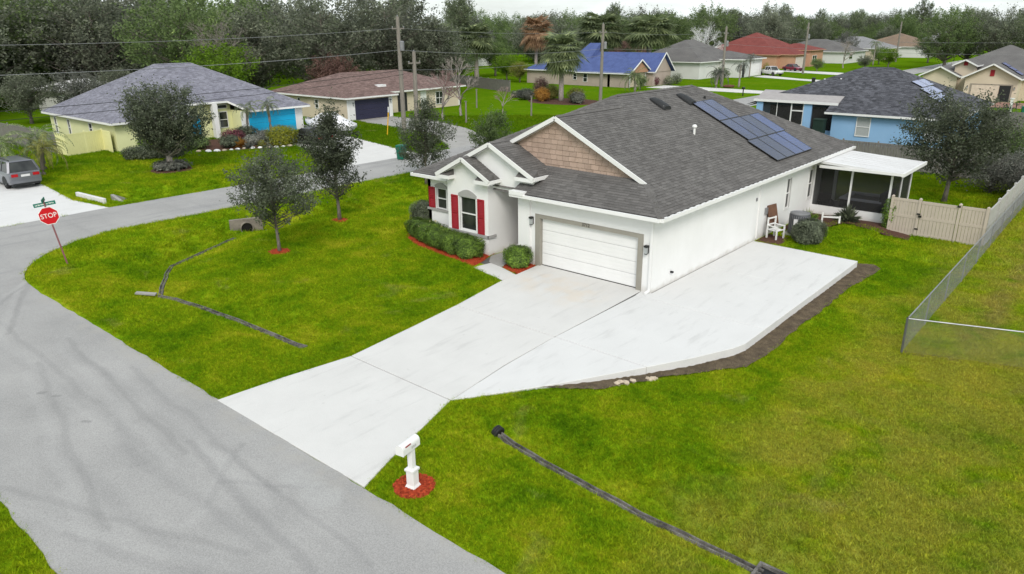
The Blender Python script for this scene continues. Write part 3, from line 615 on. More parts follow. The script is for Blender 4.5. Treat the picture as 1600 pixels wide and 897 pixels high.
def text_obj(name, txt, size, mat, parent, loc, rot, ext=.004, align='CENTER', sx=1.0):
    cu = bpy.data.curves.new(name, 'FONT'); cu.body = txt; cu.size = size; cu.extrude = ext; cu.align_x = align; cu.align_y = 'CENTER'; cu.offset = .0
    to = bpy.data.objects.new(name, cu); me_ = to.to_mesh().copy(); to.to_mesh_clear(); bpy.data.objects.remove(to)
    o = meshobj(name, me_, mat, parent); o.location = loc; o.rotation_euler = rot; o.scale = (sx, 1, 1); return o
def coach_lamp(parent, F, u, z):
    mb = MB(); F.box(mb, u-.06, u+.06, 0, .02, z-.16, z+.16); F.box(mb, u-.07, u+.07, .02, .19, z+.10, z+.17); F.box(mb, u-.05, u+.05, .05, .16, z-.18, z-.15)
    o = mb.build('coach_lamp', m_black, parent); F.o('lamp_glass', m_blind, o, u-.05, u+.05, .05, .16, z-.15, z+.10); return o
# ------------------------------------------------------------------ main house
hs = empty('house', (0, 0, 0), 'white stucco house with dark grey roof, red shutters and white garage door', 'house')
ZE = 3.13
FF = Face('x', 0.0, -1); FR = Face('y', 0.0, 1)
wall(FF, -6.55, 0, -.4, 3.05, [(-5.72, -.43, -.5, 2.27)], m_stucco, hs)
side_open = [(13.12, 13.7, .85, 2.42), (16.25, 16.95, .85, 2.42)]
wall(FR, .2, 16.95, -.45, 3.05, side_open, m_stucco, hs)
wall(FR, 16.95, 21.2, -.45, 3.05, [(18.2, 20.4, 0, 2.2)], m_stucco, hs, name='wall')
wall(Face('x', 21.2, 1), -13, -.0, -.4, 3.05, [], m_stucco, hs)
wall(Face('y', -13.0, -1), .6, 21.2, -.4, 3.05, [], m_stucco, hs)
FB = Face('x', -.26, -1); FL = Face('x', .6, -1); FH = Face('x', .15, -1)
wall(FB, -10.74, -8.22, -.4, 3.2, [(-9.97, -8.95, .93, 2.5)], m_stucco, hs)
wall(Face('y', -8.22, 1), -.06, 2.4, -.4, 3.2, [], m_stucco, hs)
wall(Face('y', -10.74, -1), -.06, .8, -.4, 3.2, [], m_stucco, hs)
wall(FL, -13.0, -10.74, -.4, 3.05, [(-12.42, -11.72, 1.38, 2.42)], m_stucco, hs)
wall(Face('y', -6.55, -1), .2, 2.4, -.4, 3.0, [], m_stucco, hs)
wall(Face('x', 2.4, -1), -8.22, -6.55, -.4, 3.0, [(-7.9, -6.9, 0, 2.2)], m_stucco, hs)
B('entry_ceiling', m_white, hs, -8.2, -6.57, .16, 2.38, 2.98, 3.02)
o = empty('front_door'); o.parent = hs; B('door_panel', m_red, o, -7.88, -6.92, 2.45, 2.5, .02, 2.18)
# gable end walls
def gable_wall(F, u0, u1, zb, um, zp, slope, name='gable_wall', mat=m_stucco, th=.15):
    e0 = zp-slope*(um-u0); e1 = zp-slope*(u1-um)
    pts = [F.p(u0, 0, zb), F.p(u1, 0, zb), F.p(u1, 0, max(zb+.01, e1)), F.p(um, 0, zp), F.p(u0, 0, max(zb+.01, e0))]
    return MB().extr(pts, Vector(F.p(0, -th, 0))-Vector(F.p(0, 0, 0))).build(name, mat, hs)
gable_wall(FH, -10.5, -5.95, 2.98, -8.23, 4.93, .5)
gable_wall(FB, -10.74, -8.22, 3.2, -9.45, 4.22, .53)
# column beside the garage
mb = MB().box(-6.62, -5.98, -.09, .2, -.3, 3.04); mb.build('column', m_stucco, hs)
# trim bands and arches
mb = MB(); FB.box(mb, -10.78, -8.16, 0, .07, .77, .89); mb.box(-8.22, -8.14, -.33, .2, .77, .89); mb.build('sill_band', m_sill, hs)
mb = MB(); FL.box(mb, -13.04, -10.76, 0, .07, 1.28, 1.38); mb.build('sill_band', m_sill, hs)
MB().box(-6.68, -5.94, -.16, .16, .64, .76).build('sill_band', m_sill, hs)
def arch_trim(F, u0, u1, z, rise):
    pts = [F.p(u0, 0, z)]+[F.p(u0+(u1-u0)*i/10, 0, z+.12+(rise-.12)*math.sin(math.pi*i/10)) for i in range(11)]+[F.p(u1, 0, z)]
    MB().extr(pts, Vector(F.p(0, .045, 0))-Vector(F.p(0, 0, 0))).build('arch_trim', m_sill, hs)
arch_trim(FB, -10.02, -8.90, 2.50, .33); arch_trim(FL, -12.47, -11.67, 2.42, .27)
def casing(F, u0, u1, z0, z1, w=.09):
    mb = MB(); F.box(mb, u0-w, u0, -.02, .03, z0, z1); F.box(mb, u1, u1+w, -.02, .03, z0, z1); F.box(mb, u0-w, u1+w, -.02, .035, z0-.05, z0); return mb.build('window_casing', m_white, hs)
casing(FB, -9.97, -8.95, .93, 2.5, .06); window(FB, -9.97, -8.95, .93, 2.5, hs)
casing(FL, -12.42, -11.72, 1.38, 2.42, .05); window(FL, -12.42, -11.72, 1.38, 2.42, hs)
for q in side_open:
    casing(FR, *q, .06); window(FR, *q, hs)
def shutter(F, u0, u1, z0, z1, par, mat=m_red):
    mb = MB(); F.box(mb, u0, u0+.06, 0, .045, z0, z1); F.box(mb, u1-.06, u1, 0, .045, z0, z1); F.box(mb, u0+.06, u1-.06, 0, .045, z1-.07, z1); F.box(mb, u0+.06, u1-.06, 0, .045, z0, z0+.07); F.box(mb, u0+.06, u1-.06, 0, .045, (z0+z1)/2-.04, (z0+z1)/2+.04)
    F.box(mb, u0+.05, u1-.05, .001, .006, z0+.05, z1-.05); s = mb.build('shutter', mat, par); k = int((z1-z0-.2)/.075)
    for i in range(k):
        z = z0+.09+i*(z1-z0-.18)/k
        if abs(z+.03-(z0+z1)/2) < .07: continue
        a = F.p(u0+.06, .008, z+.05); b_ = F.p(u1-.06, .03, z)
        mb2 = MB(); mb2.add([F.p(u0+.06, .005, z+.06), F.p(u1-.06, .005, z+.06), F.p(u1-.06, .032, z), F.p(u0+.06, .032, z), F.p(u0+.06, .005, z), F.p(u1-.06, .005, z)], [(0, 1, 2, 3), (3, 2, 5, 4)]); mb2.build('slat', mat, s)
    return s
shutter(FB, -10.5, -10.08, .9, 2.5, hs); shutter(FB, -8.84, -8.44, .9, 2.5, hs); shutter(FL, -12.93, -12.5, 1.4, 2.42, hs)
# garage opening trim and door
mb = MB(); FF.box(mb, -5.72, -5.46, -.16, .03, -.05, 2.27); FF.box(mb, -.66, -.43, -.16, .03, -.05, 2.27); FF.box(mb, -5.46, -.66, -.16, .03, 2.10, 2.27); mb.build('garage_trim', m_trim, hs)
garage_door(FF, -5.45, -.67, .02, 2.10, m_white, hs)
text_obj('house_number', '3712', .19, m_black, hs, (-3.1, -.036, 2.185), (R_(90), 0, 0), .004)
coach_lamp(hs, FF, -5.88, 1.95); coach_lamp(hs, FF, -.24, 1.72)
mb = MB(); FR.box(mb, 9.75, 9.82, 0, .05, .05, 3.0); mb.build('downspout', m_white, hs)
mb = MB().bar((-.05,-.05,3.0), (-.05,-.05,.1), .09, .07).bar((-.05,-.05,.1), (-.08,-.3,.03), .09, .07); mb.build('downspout', m_white, hs)
FR.o('meter_box', m_grey, hs, 10.55, 10.75, 0, .1, 1.1, 1.4); FR.o('hose_bib', m_dark, hs, 1.45, 1.53, 0, .12, .45, .52); FR.o('vent_cover', m_grey, hs, 9.35, 9.45, 0, .05, 1.95, 2.1)
# roof
RX0, RX1, RY0, RY1 = -13.45, .5, .06, 21.62
main_planes = [
    [(.5,-.45,ZE),(.5,21.62,ZE),(-6.46,14.66,6.61),(-6.46,7.02,6.61),(-5.64,6.2,6.2),(-5.64,1.15,6.2),(-1.1,1.15,3.93)],
    [(-13.42,.06,ZE),(-5.64,.06,ZE),(-5.64,6.2,6.2),(-6.46,7.02,6.61)],
    [(-13.42,21.62,ZE),(-13.42,.06,ZE),(-6.46,7.02,6.61),(-6.46,14.66,6.61)],
    [(.5,21.62,ZE),(-13.42,21.62,ZE),(-6.46,14.66,6.61)],
    [(-5.64,1.15,6.2),(-5.64,6.2,6.2),(-10.69,1.15,3.675)],
    [(-6.7,-.45,ZE),(.5,-.45,ZE),(-1.25,1.3,4.005),(-6.7,1.42,4.065)],
    [(-5.78,-.15,3.8),(-5.78,3.9,3.8),(-8.23,3.9,5.03),(-8.23,-.15,5.03)],
    [(-10.68,3.9,3.8),(-10.68,-.15,3.8),(-8.23,-.15,5.03),(-8.23,3.9,5.03)],
    [(-7.86,-.62,3.48),(-7.86,2.5,3.48),(-9.45,2.5,4.33),(-9.45,-.62,4.33)],
    [(-11.06,2.5,3.48),(-11.06,-.62,3.48),(-9.45,-.62,4.33),(-9.45,2.5,4.33)]]
# the bay-gable slope must not poke through the entry gable wall: stop it there on the right
main_planes[8] = [(-7.86,-.62,3.48),(-7.86,.13,3.48),(-9.45,.13,4.33),(-9.45,-.62,4.33)]
ro = roof(hs, main_planes, m_shin, True, .150, .33, 11, contrast=.17)
caps(ro, [((.5,-.45,ZE),(-1.1,1.15,3.93)), ((.5,21.62,ZE),(-6.46,14.66,6.61)), ((-6.46,14.66,6.61),(-6.46,7.02,6.61)), ((-5.64,6.2,6.2),(-5.64,1.18,6.2)), ((-8.23,3.9,5.03),(-8.23,-.12,5.03)), ((-13.42,.06,ZE),(-6.46,7.02,6.61)), ((-9.45,.1,4.33),(-9.45,-.6,4.33))], m_shin)
# brown shake gable
YG = 1.42
MB().extr([(-10.4,YG,3.75),(-1.3,YG,3.95),(-5.64,YG,6.1)], (0, .12, 0)).build('gable_backing', m_shake, hs, tint=True)
gw = empty('shake_gable', (0, 0, 0)); gw.parent = hs
row = 0; z = 3.93
while z < 6.0:
    u = -10.5+(row % 2)*.17
    while u < -1.0:
        L = .34+(rng.random()-.5)*.10; a, b_ = u, u+L-.012; u += L
        zt = z+.235
        # clip by gable slopes and the roofs in front
        def zl(x): return 6.10-.5*abs(x+5.64)-.03
        if zl((a+b_)/2) < z+.03: continue
        if (a+b_)/2 < -8.6: continue
        za, zb = min(zt, zl(a)), min(zt, zl(b_))
        if za < z+.005 or zb < z+.005: 
            za = max(za, z+.005); zb = max(zb, z+.005)
        j = rng.random()*.012; y0 = YG-.035-rng.random()*.008
        MB().add([(a,y0,z+j),(b_,y0,z+j),(b_,YG-.012,zb),(a,YG-.012,za),(a,YG,z+j),(b_,YG,z+j)], [(0,1,2,3),(4,5,1,0)], .88+rng.random()*.24).build('shake', m_shake, gw, tint=True)
    z += .215; row += 1
# rake boards
mb = MB()
for a, b_ in (((-5.64,1.13,6.13),(-1.05,1.13,3.84)), ((-5.64,1.13,6.13),(-8.3,1.13,4.80)), ((-8.23,-.17,4.96),(-5.74,-.17,3.72)), ((-8.23,-.17,4.96),(-10.72,-.17,3.72)), ((-9.45,-.64,4.26),(-7.82,-.64,3.40)), ((-9.45,-.64,4.26),(-11.1,-.64,3.40))):
    mb.bar(a, b_, .05, .17)
mb.build('rake_board', m_white, hs)
mb = MB()        # soffits under the gable overhangs
for a, b_, d in (((-5.64,1.15,6.02),(-1.1,1.15,3.75),.26), ((-5.64,1.15,6.02),(-8.3,1.15,4.69),.26), ((-8.23,-.15,4.85),(-5.78,-.15,3.62),.29), ((-8.23,-.15,4.85),(-10.68,-.15,3.62),.29), ((-9.45,-.62,4.15),(-7.86,-.62,3.31),.35), ((-9.45,-.62,4.15),(-11.06,-.62,3.31),.35)):
    mb.poly([a, b_, (b_[0], b_[1]+d, b_[2]), (a[0], a[1]+d, a[2])])
mb.build('soffit', m_white, hs)
# cornice returns with small pent shingles
for x0, x1, y0, z in ((-11.1,-10.25,-.62,3.26), (-8.7,-7.84,-.62,3.26), (-6.75,-5.76,-.15,3.58)):
    mb = MB(); mb2 = MB(); mb.box(x0, x1, y0-.03, y0+.4, z, z+.16); d = .26
    mb2.add([(x0+.04,y0,z+.165),(x1-.04,y0,z+.165),(x1-.04,y0+.38,z+.165+d),(x0+.04,y0+.38,z+.165+d),(x0+.04,y0+.38,z+.165),(x1-.04,y0+.38,z+.165)], [(0,1,2,3),(0,3,4),(1,5,2)], .9)
    mb.build('cornice_return', m_white, hs); mb2.build('return_roof', m_shin, hs, tint=True)
# eave fascia, soffit and gutters
mb = MB()
mb.box(.50, .62, -.47, 21.66, ZE-.16, ZE-.03); mb.box(-6.72, .5, -.57, -.45, ZE-.16, ZE-.03); mb.box(-13.5, -11.0, -.06, .06, ZE-.16, ZE-.02); mb.box(-13.52, -13.42, .07, 21.6, ZE-.16, ZE-.02)
mb.box(-5.78, -5.68, -.13, 1.38, 3.64, 3.78); mb.box(-7.86, -7.78, -.6, .14, 3.32, 3.46)
mb.build('gutter', m_white, hs)
MB().box(.03, .49, -.44, 21.6, ZE-.17, ZE-.14).box(-6.6, .03, -.44, 0, ZE-.17, ZE-.14).box(-13.4, -10.76, .07, .59, ZE-.17, ZE-.14).build('soffit', m_white, hs)
mb = MB()
for k in range(44): mb.box(.505, .60, k*.5-.3, k*.5-.06, ZE-.025, ZE-.008)
mb.build('gutter_guard', m_white, hs)
MB().box(-6.70, -5.95, -.60, -.30, ZE-.06, ZE+.10).build('kickout_flashing', m_white, hs)
# roof vents
def on_right(x): return ZE+.4993*(.5-x)
for (x, y, lab) in ((-5.36, 9.3, 0), (-5.39, 12.05, 1)):
    z = on_right(x); mb = MB(); pr_ = [(math.cos(math.pi*i/10)*.36, math.sin(math.pi*i/10)**.7*.20) for i in range(11)]
    st_ = [(.46, 1.0, .03), (.30, 1.03, .05), (-.05, .98, .06), (-.36, .8, .03), (-.5, .45, .0)]; vs = []
    for dx, k, dz in st_:
        for p in pr_: vs.append((x+dx, y+p[0]*k, on_right(x+dx)-.02+p[1]*k+dz*k))
    n_ = len(pr_); mb.add(vs, [(a*n_+i, a*n_+i+1, (a+1)*n_+i+1, (a+1)*n_+i) for a in range(len(st_)-1) for i in range(n_-1)]+[tuple(range(n_))[::-1], tuple((len(st_)-1)*n_+i for i in range(n_))]); mb.build('roof_vent', m_dark, hs, smooth=False)
mb = MB().tube([(-3.02,8.58,on_right(-3.02)-.05),(-3.02,8.58,on_right(-3.02)+.32)], .055, 10); mb.lathe((-3.02,8.58,on_right(-3.02)+.32), [(.11,0),(.12,.05),(.08,.12),(.02,.14)], 12); mb.build('vent_pipe', m_white, hs)
MB().tube([(-5.0,9.05,on_right(-5.0)-.05),(-5.0,9.05,on_right(-5.0)+.18)], .04, 8).build('vent_pipe', m_grey, hs)
MB().tube([(-5.28,13.95,on_right(-5.28)-.05),(-5.28,13.95,on_right(-5.28)+.14)], .06, 8).build('vent_pipe', m_dark, hs)
# solar array
SLO = Vector((-1, 0, .4993)).normalized(); SNR = Vector((.4993, 0, 1)).normalized()
panel_me = None
def solar_panel(x, y, du, dv, label, group, gz=.11, mat=None, base=None, slo=None, nrm=None, ax=(0, 1, 0), cells=True):
    slo = slo or SLO; nrm = nrm or SNR; ax = Vector(ax); O = Vector(base) if base else Vector((x, y, on_right(x)))+nrm*gz
    e = empty('solar_panel', O, label, 'solar panel', group)
    Rm_ = Matrix((ax, slo, nrm)).transposed().to_4x4(); e.matrix_world = Matrix.Translation(O) @ Rm_
    fr = MB(); t = .035
    fr.box(0, du, 0, .035, -t, 0).box(0, du, dv-.035, dv, -t, 0).box(0, .035, .035, dv-.035, -t, 0).box(du-.035, du, .035, dv-.035, -t, 0)
    f = fr.build('panel_frame', m_black, e)
    g = MB().box(.035, du-.035, .035, dv-.035, -t+.002, -.006).build('cell_sheet', mat or m_solar, e)
    if cells:
        gl_ = MB()
        for i in range(1, 6): gl_.box(du*i/6-.004, du*i/6+.004, .04, dv-.04, -.0055, -.004)
        for i in range(1, 10): gl_.box(.04, du-.04, dv*i/10-.003, dv*i/10+.003, -.0055, -.0042)
        gl_.build('cell_lines', m_ac, g)
    return e
PW, PL = 1.165, 1.83
rows = [(-.12, 11.72, 4, 'bottom'), (-1.77, 11.95, 4, 'middle'), (-3.42, 11.95, 2, 'top')]
names = {4: ['nearest the garage end', 'second from the garage end', 'third from the garage end', 'farthest from the garage'], 2: ['at the garage end', 'next to the bare shingles']}
for x, y0, k, rn in rows:
    for i in range(k):
        solar_panel(x, y0+i*(PW+.015), PW, PL, f'dark solar panel on the grey roof, {rn} row, {names[k][i]}', 'solar panels on the white house')
mb = MB()
for x, y0, k, rn in rows:
    for f_ in (.4, 1.4):
        a = Vector((x, y0-.03, on_right(x)))+SLO*f_; mb.bar(a+SNR*.05, a+SNR*.05+Vector((0, k*(PW+.015)+.05, 0)), .05, .06)
mb.build('panel_rails', m_dark, hs)
# ------------------------------------------------------------------ screened porch
po = empty('screened_porch', (2.1,17,0), 'screened porch with flat white roof on the side of the white house', 'porch')
def PB(name, mat, *a): 
    o = MB().box(*a).build(name, mat, po); o.location = (-2.1, -17, 0); return o
def PM(mb, name, mat, **k):
    o = mb.build(name, mat, po, **k); o.location = (-2.1, -17, 0); return o
PM(MB().add([(.45,16.35,2.95),(4.45,16.35,2.70),(4.45,20.95,2.70),(.45,20.95,2.95),(.45,16.35,2.83),(4.45,16.35,2.58),(4.45,20.95,2.58),(.45,20.95,2.83)], [(0,1,2,3),(7,6,5,4),(0,4,5,1),(1,5,6,2),(2,6,7,3),(3,7,4,0)]), 'roof', m_roofpan)
mb = MB()
for i in range(1, 9): mb.bar((.46,16.36+i*.5,2.953), (4.44,16.36+i*.5,2.703), .025, .012)
PM(mb, 'roof_seam', m_roofpan)
PM(MB().box(4.45,4.56,16.33,20.97,2.56,2.73).box(.45,4.45,16.28,16.35,2.6,2.74), 'roof_gutter', m_white)
PB('floor', m_conc2, .01, 3.95, 16.98, 20.9, -.3, -.02)
PM(MB().box(.01,3.9,16.9,17.02,-.4,.46).box(3.86,3.98,17.02,20.9,-.4,.46), 'knee_wall', m_stucco)
for x, y in ((.05,16.96),(1.98,16.96),(3.90,16.96),(3.92,18.9),(3.92,20.85)): PB('post', m_white, x-.045, x+.045, y-.05, y+.05, .46, 2.68)
PM(MB().box(.01,3.95,16.93,17.0,2.62,2.72).box(3.88,3.96,17.0,20.9,2.56,2.66), 'top_beam', m_white)
for a in ((.10,1.93),(2.03,3.85)): PM(MB().poly([(a[0],16.96,.47),(a[1],16.96,.47),(a[1],16.96,2.62),(a[0],16.96,2.62)]), 'screen', m_screen)
for a in ((17.02,18.85),(18.95,20.8)): PM(MB().poly([(3.92,a[0],.47),(3.92,a[1],.47),(3.92,a[1],2.56),(3.92,a[0],2.56)]), 'screen', m_screen)
PM(MB().poly([(.1,20.86,0),(3.9,20.86,0),(3.9,20.86,2.6),(.1,20.86,2.6)]), 'screen', m_screen)
PB('sliding_door', m_glass, -.02, .035, 18.25, 20.35, .02, 2.18)
ht = empty('hot_tub', (2.35,18.6,-.02), 'hot tub with pale blue shell inside the screened porch', 'hot tub')
bevel(MB().box(-1.05,1.05,-1.0,1.0,0,.82).build('cabinet', m_dark, ht), .08, 2)
mb = MB(); 
sp = [(-1.08,-1.03),(1.08,-1.03),(1.08,1.03),(-1.08,1.03)]; inn = [(-.82,-.78),(.82,-.78),(.82,.78),(-.82,.78)]
vs = [(p[0],p[1],.83) for p in sp]+[(p[0],p[1],.93) for p in sp]+[(p[0],p[1],.93) for p in inn]+[(p[0]*.85,p[1]*.85,.5) for p in inn]
mb.add(vs, [(i,(i+1)%4,4+(i+1)%4,4+i) for i in range(4)]+[(4+i,4+(i+1)%4,8+(i+1)%4,8+i) for i in range(4)]+[(8+i,8+(i+1)%4,12+(i+1)%4,12+i) for i in range(4)]+[(12,13,14,15)])
bevel(mb.build('shell', M('tub_shell', (.62,.66,.74), (.52,.56,.66), 3, .25), ht), .03, 2)
MB().box(-.75,.75,-.72,.72,.7,.74).build('water', M('tub_water', (.45,.58,.70), None, 3, .05), ht)
MB().box(.95,1.25,-1.0,1.0,.1,1.35).build('folded_cover', m_dark, ht)
ch = empty('porch_chair', (.55,17.8,-.02), 'dark wicker chair inside the screened porch beside the house wall', 'chair', rz=.6)
MB().box(-.32,.32,-.3,.3,.3,.42).build('seat', m_dark, ch); MB().box(-.32,.32,.24,.34,.42,.95).build('backrest', m_dark, ch)
for s in (-1, 1):
    MB().box(s*.32-.05,s*.32+.05,-.3,.3,.42,.62).build('armrest', m_dark, ch)
    for t_ in (-.26,.26): MB().box(s*.3-.03,s*.3+.03,t_-.03,t_+.03,0,.3).build('leg', m_dark, ch)
# ------------------------------------------------------------------ vegetation toolkit
def leaf_mesh(name, C, size, seed=0, up=.5, aspect=.5, tint=None):
    r = np.random.default_rng(seed); n_ = len(C)
    nr = r.normal(size=(n_, 3)); nr[:, 2] += up*2; nr /= np.linalg.norm(nr, axis=1)[:, None]
    t = r.normal(size=(n_, 3)); t -= (t*nr).sum(1)[:, None]*nr; t /= np.linalg.norm(t, axis=1)[:, None]+1e-9; w = np.cross(nr, t)
    s = np.asarray(size)*(.65+.7*r.random(n_)); s = s[:, None]
    V = np.stack([C-t*s*.5, C+w*s*aspect*.5-nr*s*.06, C+t*s*.5, C-w*s*aspect*.5-nr*s*.06], 1).reshape(-1, 3).astype(np.float32)
    me = bpy.data.meshes.new(name); me.vertices.add(4*n_); me.vertices.foreach_set('co', V.ravel())
    me.loops.add(4*n_); me.loops.foreach_set('vertex_index', np.arange(4*n_, dtype=np.int32))
    me.polygons.add(n_); me.polygons.foreach_set('loop_start', np.arange(0, 4*n_, 4, dtype=np.int32))
    me.update(calc_edges=True); a = me.attributes.new('tint', 'FLOAT', 'FACE'); a.data.foreach_set('value', (r.random(n_) if tint is None else tint).astype(np.float32))
    return me
def tree_meshes(name, seed, h, th, rx, ncl, per, leaf, trad, cl=.42, lean=(0, 0), shape='egg', lobes=5, rmin=.0, top_r=.35, up=.55, spray=.24):
    r = np.random.default_rng(seed); rr = random.Random(seed)
    zc = (h+th)/2; rz = (h-th)/2; cs = []; ld = r.normal(size=(lobes, 3)); ld /= np.linalg.norm(ld, axis=1)[:, None]; lw = r.uniform(-.28, .30, lobes)
    while len(cs) < ncl:
        d = r.normal(size=3); d /= np.linalg.norm(d); rad = max(rmin, r.random()**(1/2.6)); env = 1+sum(w*max(0, d@l)**3 for w, l in zip(lw, ld))
        f = d*rad*env; z = f[2]
        if shape == 'egg': k = 1.0-.42*max(0, z)-.12*max(0, -z)
        elif shape == 'cone': k = .98-.62*(z+1)/2+.18*math.sin(z*7)
        elif shape == 'dome': k = 1.0-.15*max(0, -z)
        else: k = 1.0
        cs.append((f[0]*rx*k+lean[0]*(z+1)/2, f[1]*rx*k+lean[1]*(z+1)/2, zc+z*rz))
    cs = np.array(cs); pts = []; tints = []
    for c in cs:
        m_ = int(per*r.uniform(.5, 1.3)); s = cl*r.uniform(.7, 1.3)
        ax_ = np.array([c[0]-lean[0]*.5, c[1]-lean[1]*.5, (c[2]-zc)*.5+.55*rx]); ax_ = ax_/np.linalg.norm(ax_)+r.normal(size=3)*.35; ax_ /= np.linalg.norm(ax_)
        t_ = r.normal(size=(m_, 1)); q = t_*ax_*s*.62+r.normal(size=(m_, 3))*s*spray*(1.15-.35*np.clip(t_, -1, 1)); pts.append(c+q)
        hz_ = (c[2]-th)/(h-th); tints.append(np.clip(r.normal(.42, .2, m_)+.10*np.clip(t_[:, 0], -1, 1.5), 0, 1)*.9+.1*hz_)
    crown = leaf_mesh(name+'_crown', np.concatenate(pts), leaf, seed, up, .5, np.concatenate(tints))
    mb = MB(); top = h*.86; k = 7; sp = []
    for i in range(k+1):
        t = i/k; sp.append(Vector((lean[0]*t*.8+rr.uniform(-.04, .04)*h*.12*t, lean[1]*t*.8+rr.uniform(-.04, .04)*h*.12*t, -.1+top*t)))
    mb.tube(sp, [trad*(1.25 if i == 0 else 1)*(1-.88*i/k) for i in range(k+1)], 8)
    for c in cs[::max(1, len(cs)//70)]:
        c = Vector(c); t = min(.92, max(th*.85/top, (c.z-.28*math.hypot(c.x, c.y)-.2*rz)/top)); i = int(t*k); f = t*k-i
        a = sp[i].lerp(sp[min(k, i+1)], f); md = a.lerp(c, .5)+Vector((rr.uniform(-.1, .1), rr.uniform(-.1, .1), -.04))*rx*.5
        r0 = trad*(1-.88*t)*.5; mb.tube([a, md, c], [r0, r0*.55, r0*.15+.003], 4, False)
    return mb.mesh(name+'_trunk', True), crown
def put_tree(name, meshes, loc, label, leafm, group=None, rz=0, sc=1.0, cat='tree', bark=None):
    e = empty(name, loc, label, cat, group, rz); e.scale = (sc, sc, sc) if not hasattr(sc, '__len__') else sc
    for nm, me_, mt in (('trunk', meshes[0], bark or m_bark), ('crown', meshes[1], leafm)):
        if not me_.materials: me_.materials.append(mt)
        o = lk(bpy.data.objects.new(nm, me_)); o.parent = e
        if me_.materials[0] is not mt: o.material_slots[0].link = 'OBJECT'; o.material_slots[0].material = mt
    return e
def frond_pts(L, droop, n_, seedr):
    return [(L*i/n_*math.cos(droop*(i/n_)**1.3*.9), L*i/n_*.0, 0) for i in range(n_+1)]
def palm_meshes(name, seed, th, trad, nf, L, droop=1.0, lift=.9, leafw=.05, leaflen=.35, nl=14, fan=False, spread=1.0):
    r = random.Random(seed); tr = MB(); k = 8
    bx, by = r.uniform(-.3, .3), r.uniform(-.3, .3)
    tr.tube([(bx*(i/k)**2, by*(i/k)**2, -.1+(th+.1)*i/k) for i in range(k+1)], [trad*(1.3-.35*i/k+.04*(i % 2)) for i in range(k+1)], 9)
    V = []; Fc = []; T = []
    def quad(a, b_, c, d): 
        i = len(V); V.extend([tuple(a), tuple(b_), tuple(c), tuple(d)]); Fc.append((i, i+1, i+2, i+3)); T.append(r.random())
    for f in range(nf):
        az = f*2.39996+r.uniform(-.2, .2); el = lift-(f/nf)*(1.5 if not fan else 2.0)*spread+r.uniform(-.15, .15); Lf = L*r.uniform(.7, 1.15); p = Vector((bx, by, th)); d_el = el; prev = p; n_ = 9; pts = [p]
        for i in range(n_):
            d = Vector((math.cos(az)*math.cos(d_el), math.sin(az)*math.cos(d_el), math.sin(d_el))); prev = prev+d*Lf/n_; pts.append(prev); d_el -= droop/n_*(1+.6*i/n_)
        side = Vector((-math.sin(az), math.cos(az), 0))
        for a, b_ in zip(pts[:-1], pts[1:]): quad(a-side*.018, b_-side*.014, b_+side*.014, a+side*.018)
        if fan:
            q_ = r.choice((5, 6, 7)); c = pts[q_]; dirn = (pts[q_+1]-pts[q_-1]).normalized(); upv = side.cross(dirn)
            for j in range(11):
                an = (j-5)/5*1.35; dd = (dirn*math.cos(an)+side*math.sin(an)).normalized(); tip = c+dd*leaflen*r.uniform(.85, 1.1)-Vector((0, 0, abs(an)*.12*leaflen+.14*leaflen)); ww = side*math.cos(an)-dirn*math.sin(an)
                quad(c, c+dd*leaflen*.5+ww*leafw, tip, c+dd*leaflen*.5-ww*leafw)
        else:
            for j in range(nl):
                t = .12+.88*j/nl; i = min(n_-1, int(t*n_)); c = pts[i].lerp(pts[i+1], t*n_-i); dirn = (pts[i+1]-pts[i]).normalized(); ll = leaflen*math.sin(math.pi*min(1, .25+.75*t))**.6*(1-.35*t)
                for s in (-1, 1):
                    dd = (side*s*.8+dirn*.65+Vector((0, 0, -.28-r.random()*.25))).normalized(); tip = c+dd*ll; m_ = c+dd*ll*.45
                    quad(c, m_+dirn*leafw, tip, m_-dirn*leafw)
    me = bpy.data.meshes.new(name+'_crown'); me.from_pydata(V, [], Fc); a = me.attributes.new('tint', 'FLOAT', 'FACE'); a.data.foreach_set('value', T)
    return tr.mesh(name+'_trunk', True), me
def bare_meshes(name, seed, h, trad, depth=5, spread=.5, n0=3):
    r = random.Random(seed); mb = MB(); fine = MB()
    def grow(p, d, L, rad, k):
        q = p+d*L; md = p.lerp(q, .5)+Vector((r.uniform(-1, 1), r.uniform(-1, 1), r.uniform(-.5, .5)))*L*.08
        (mb if k < 3 else fine).tube([p, md, q], [rad, rad*.8, rad*.62], 6 if k < 2 else 3, False)
        if k >= depth: return
        for i in range(3 if k else n0):
            dd = (d+Vector((r.gauss(0, spread), r.gauss(0, spread), r.gauss(.05, spread*.6)))).normalized()
            if dd.z < -.15: dd.z = -.1; dd.normalize()
            grow(q, dd, L*r.uniform(.6, .88), rad*.62, k+1)
    grow(Vector((0, 0, -.1)), Vector((0, 0, 1)), h*.28, trad, 0)
    return mb.mesh(name+'_trunk', True), fine.mesh(name+'_twigs')
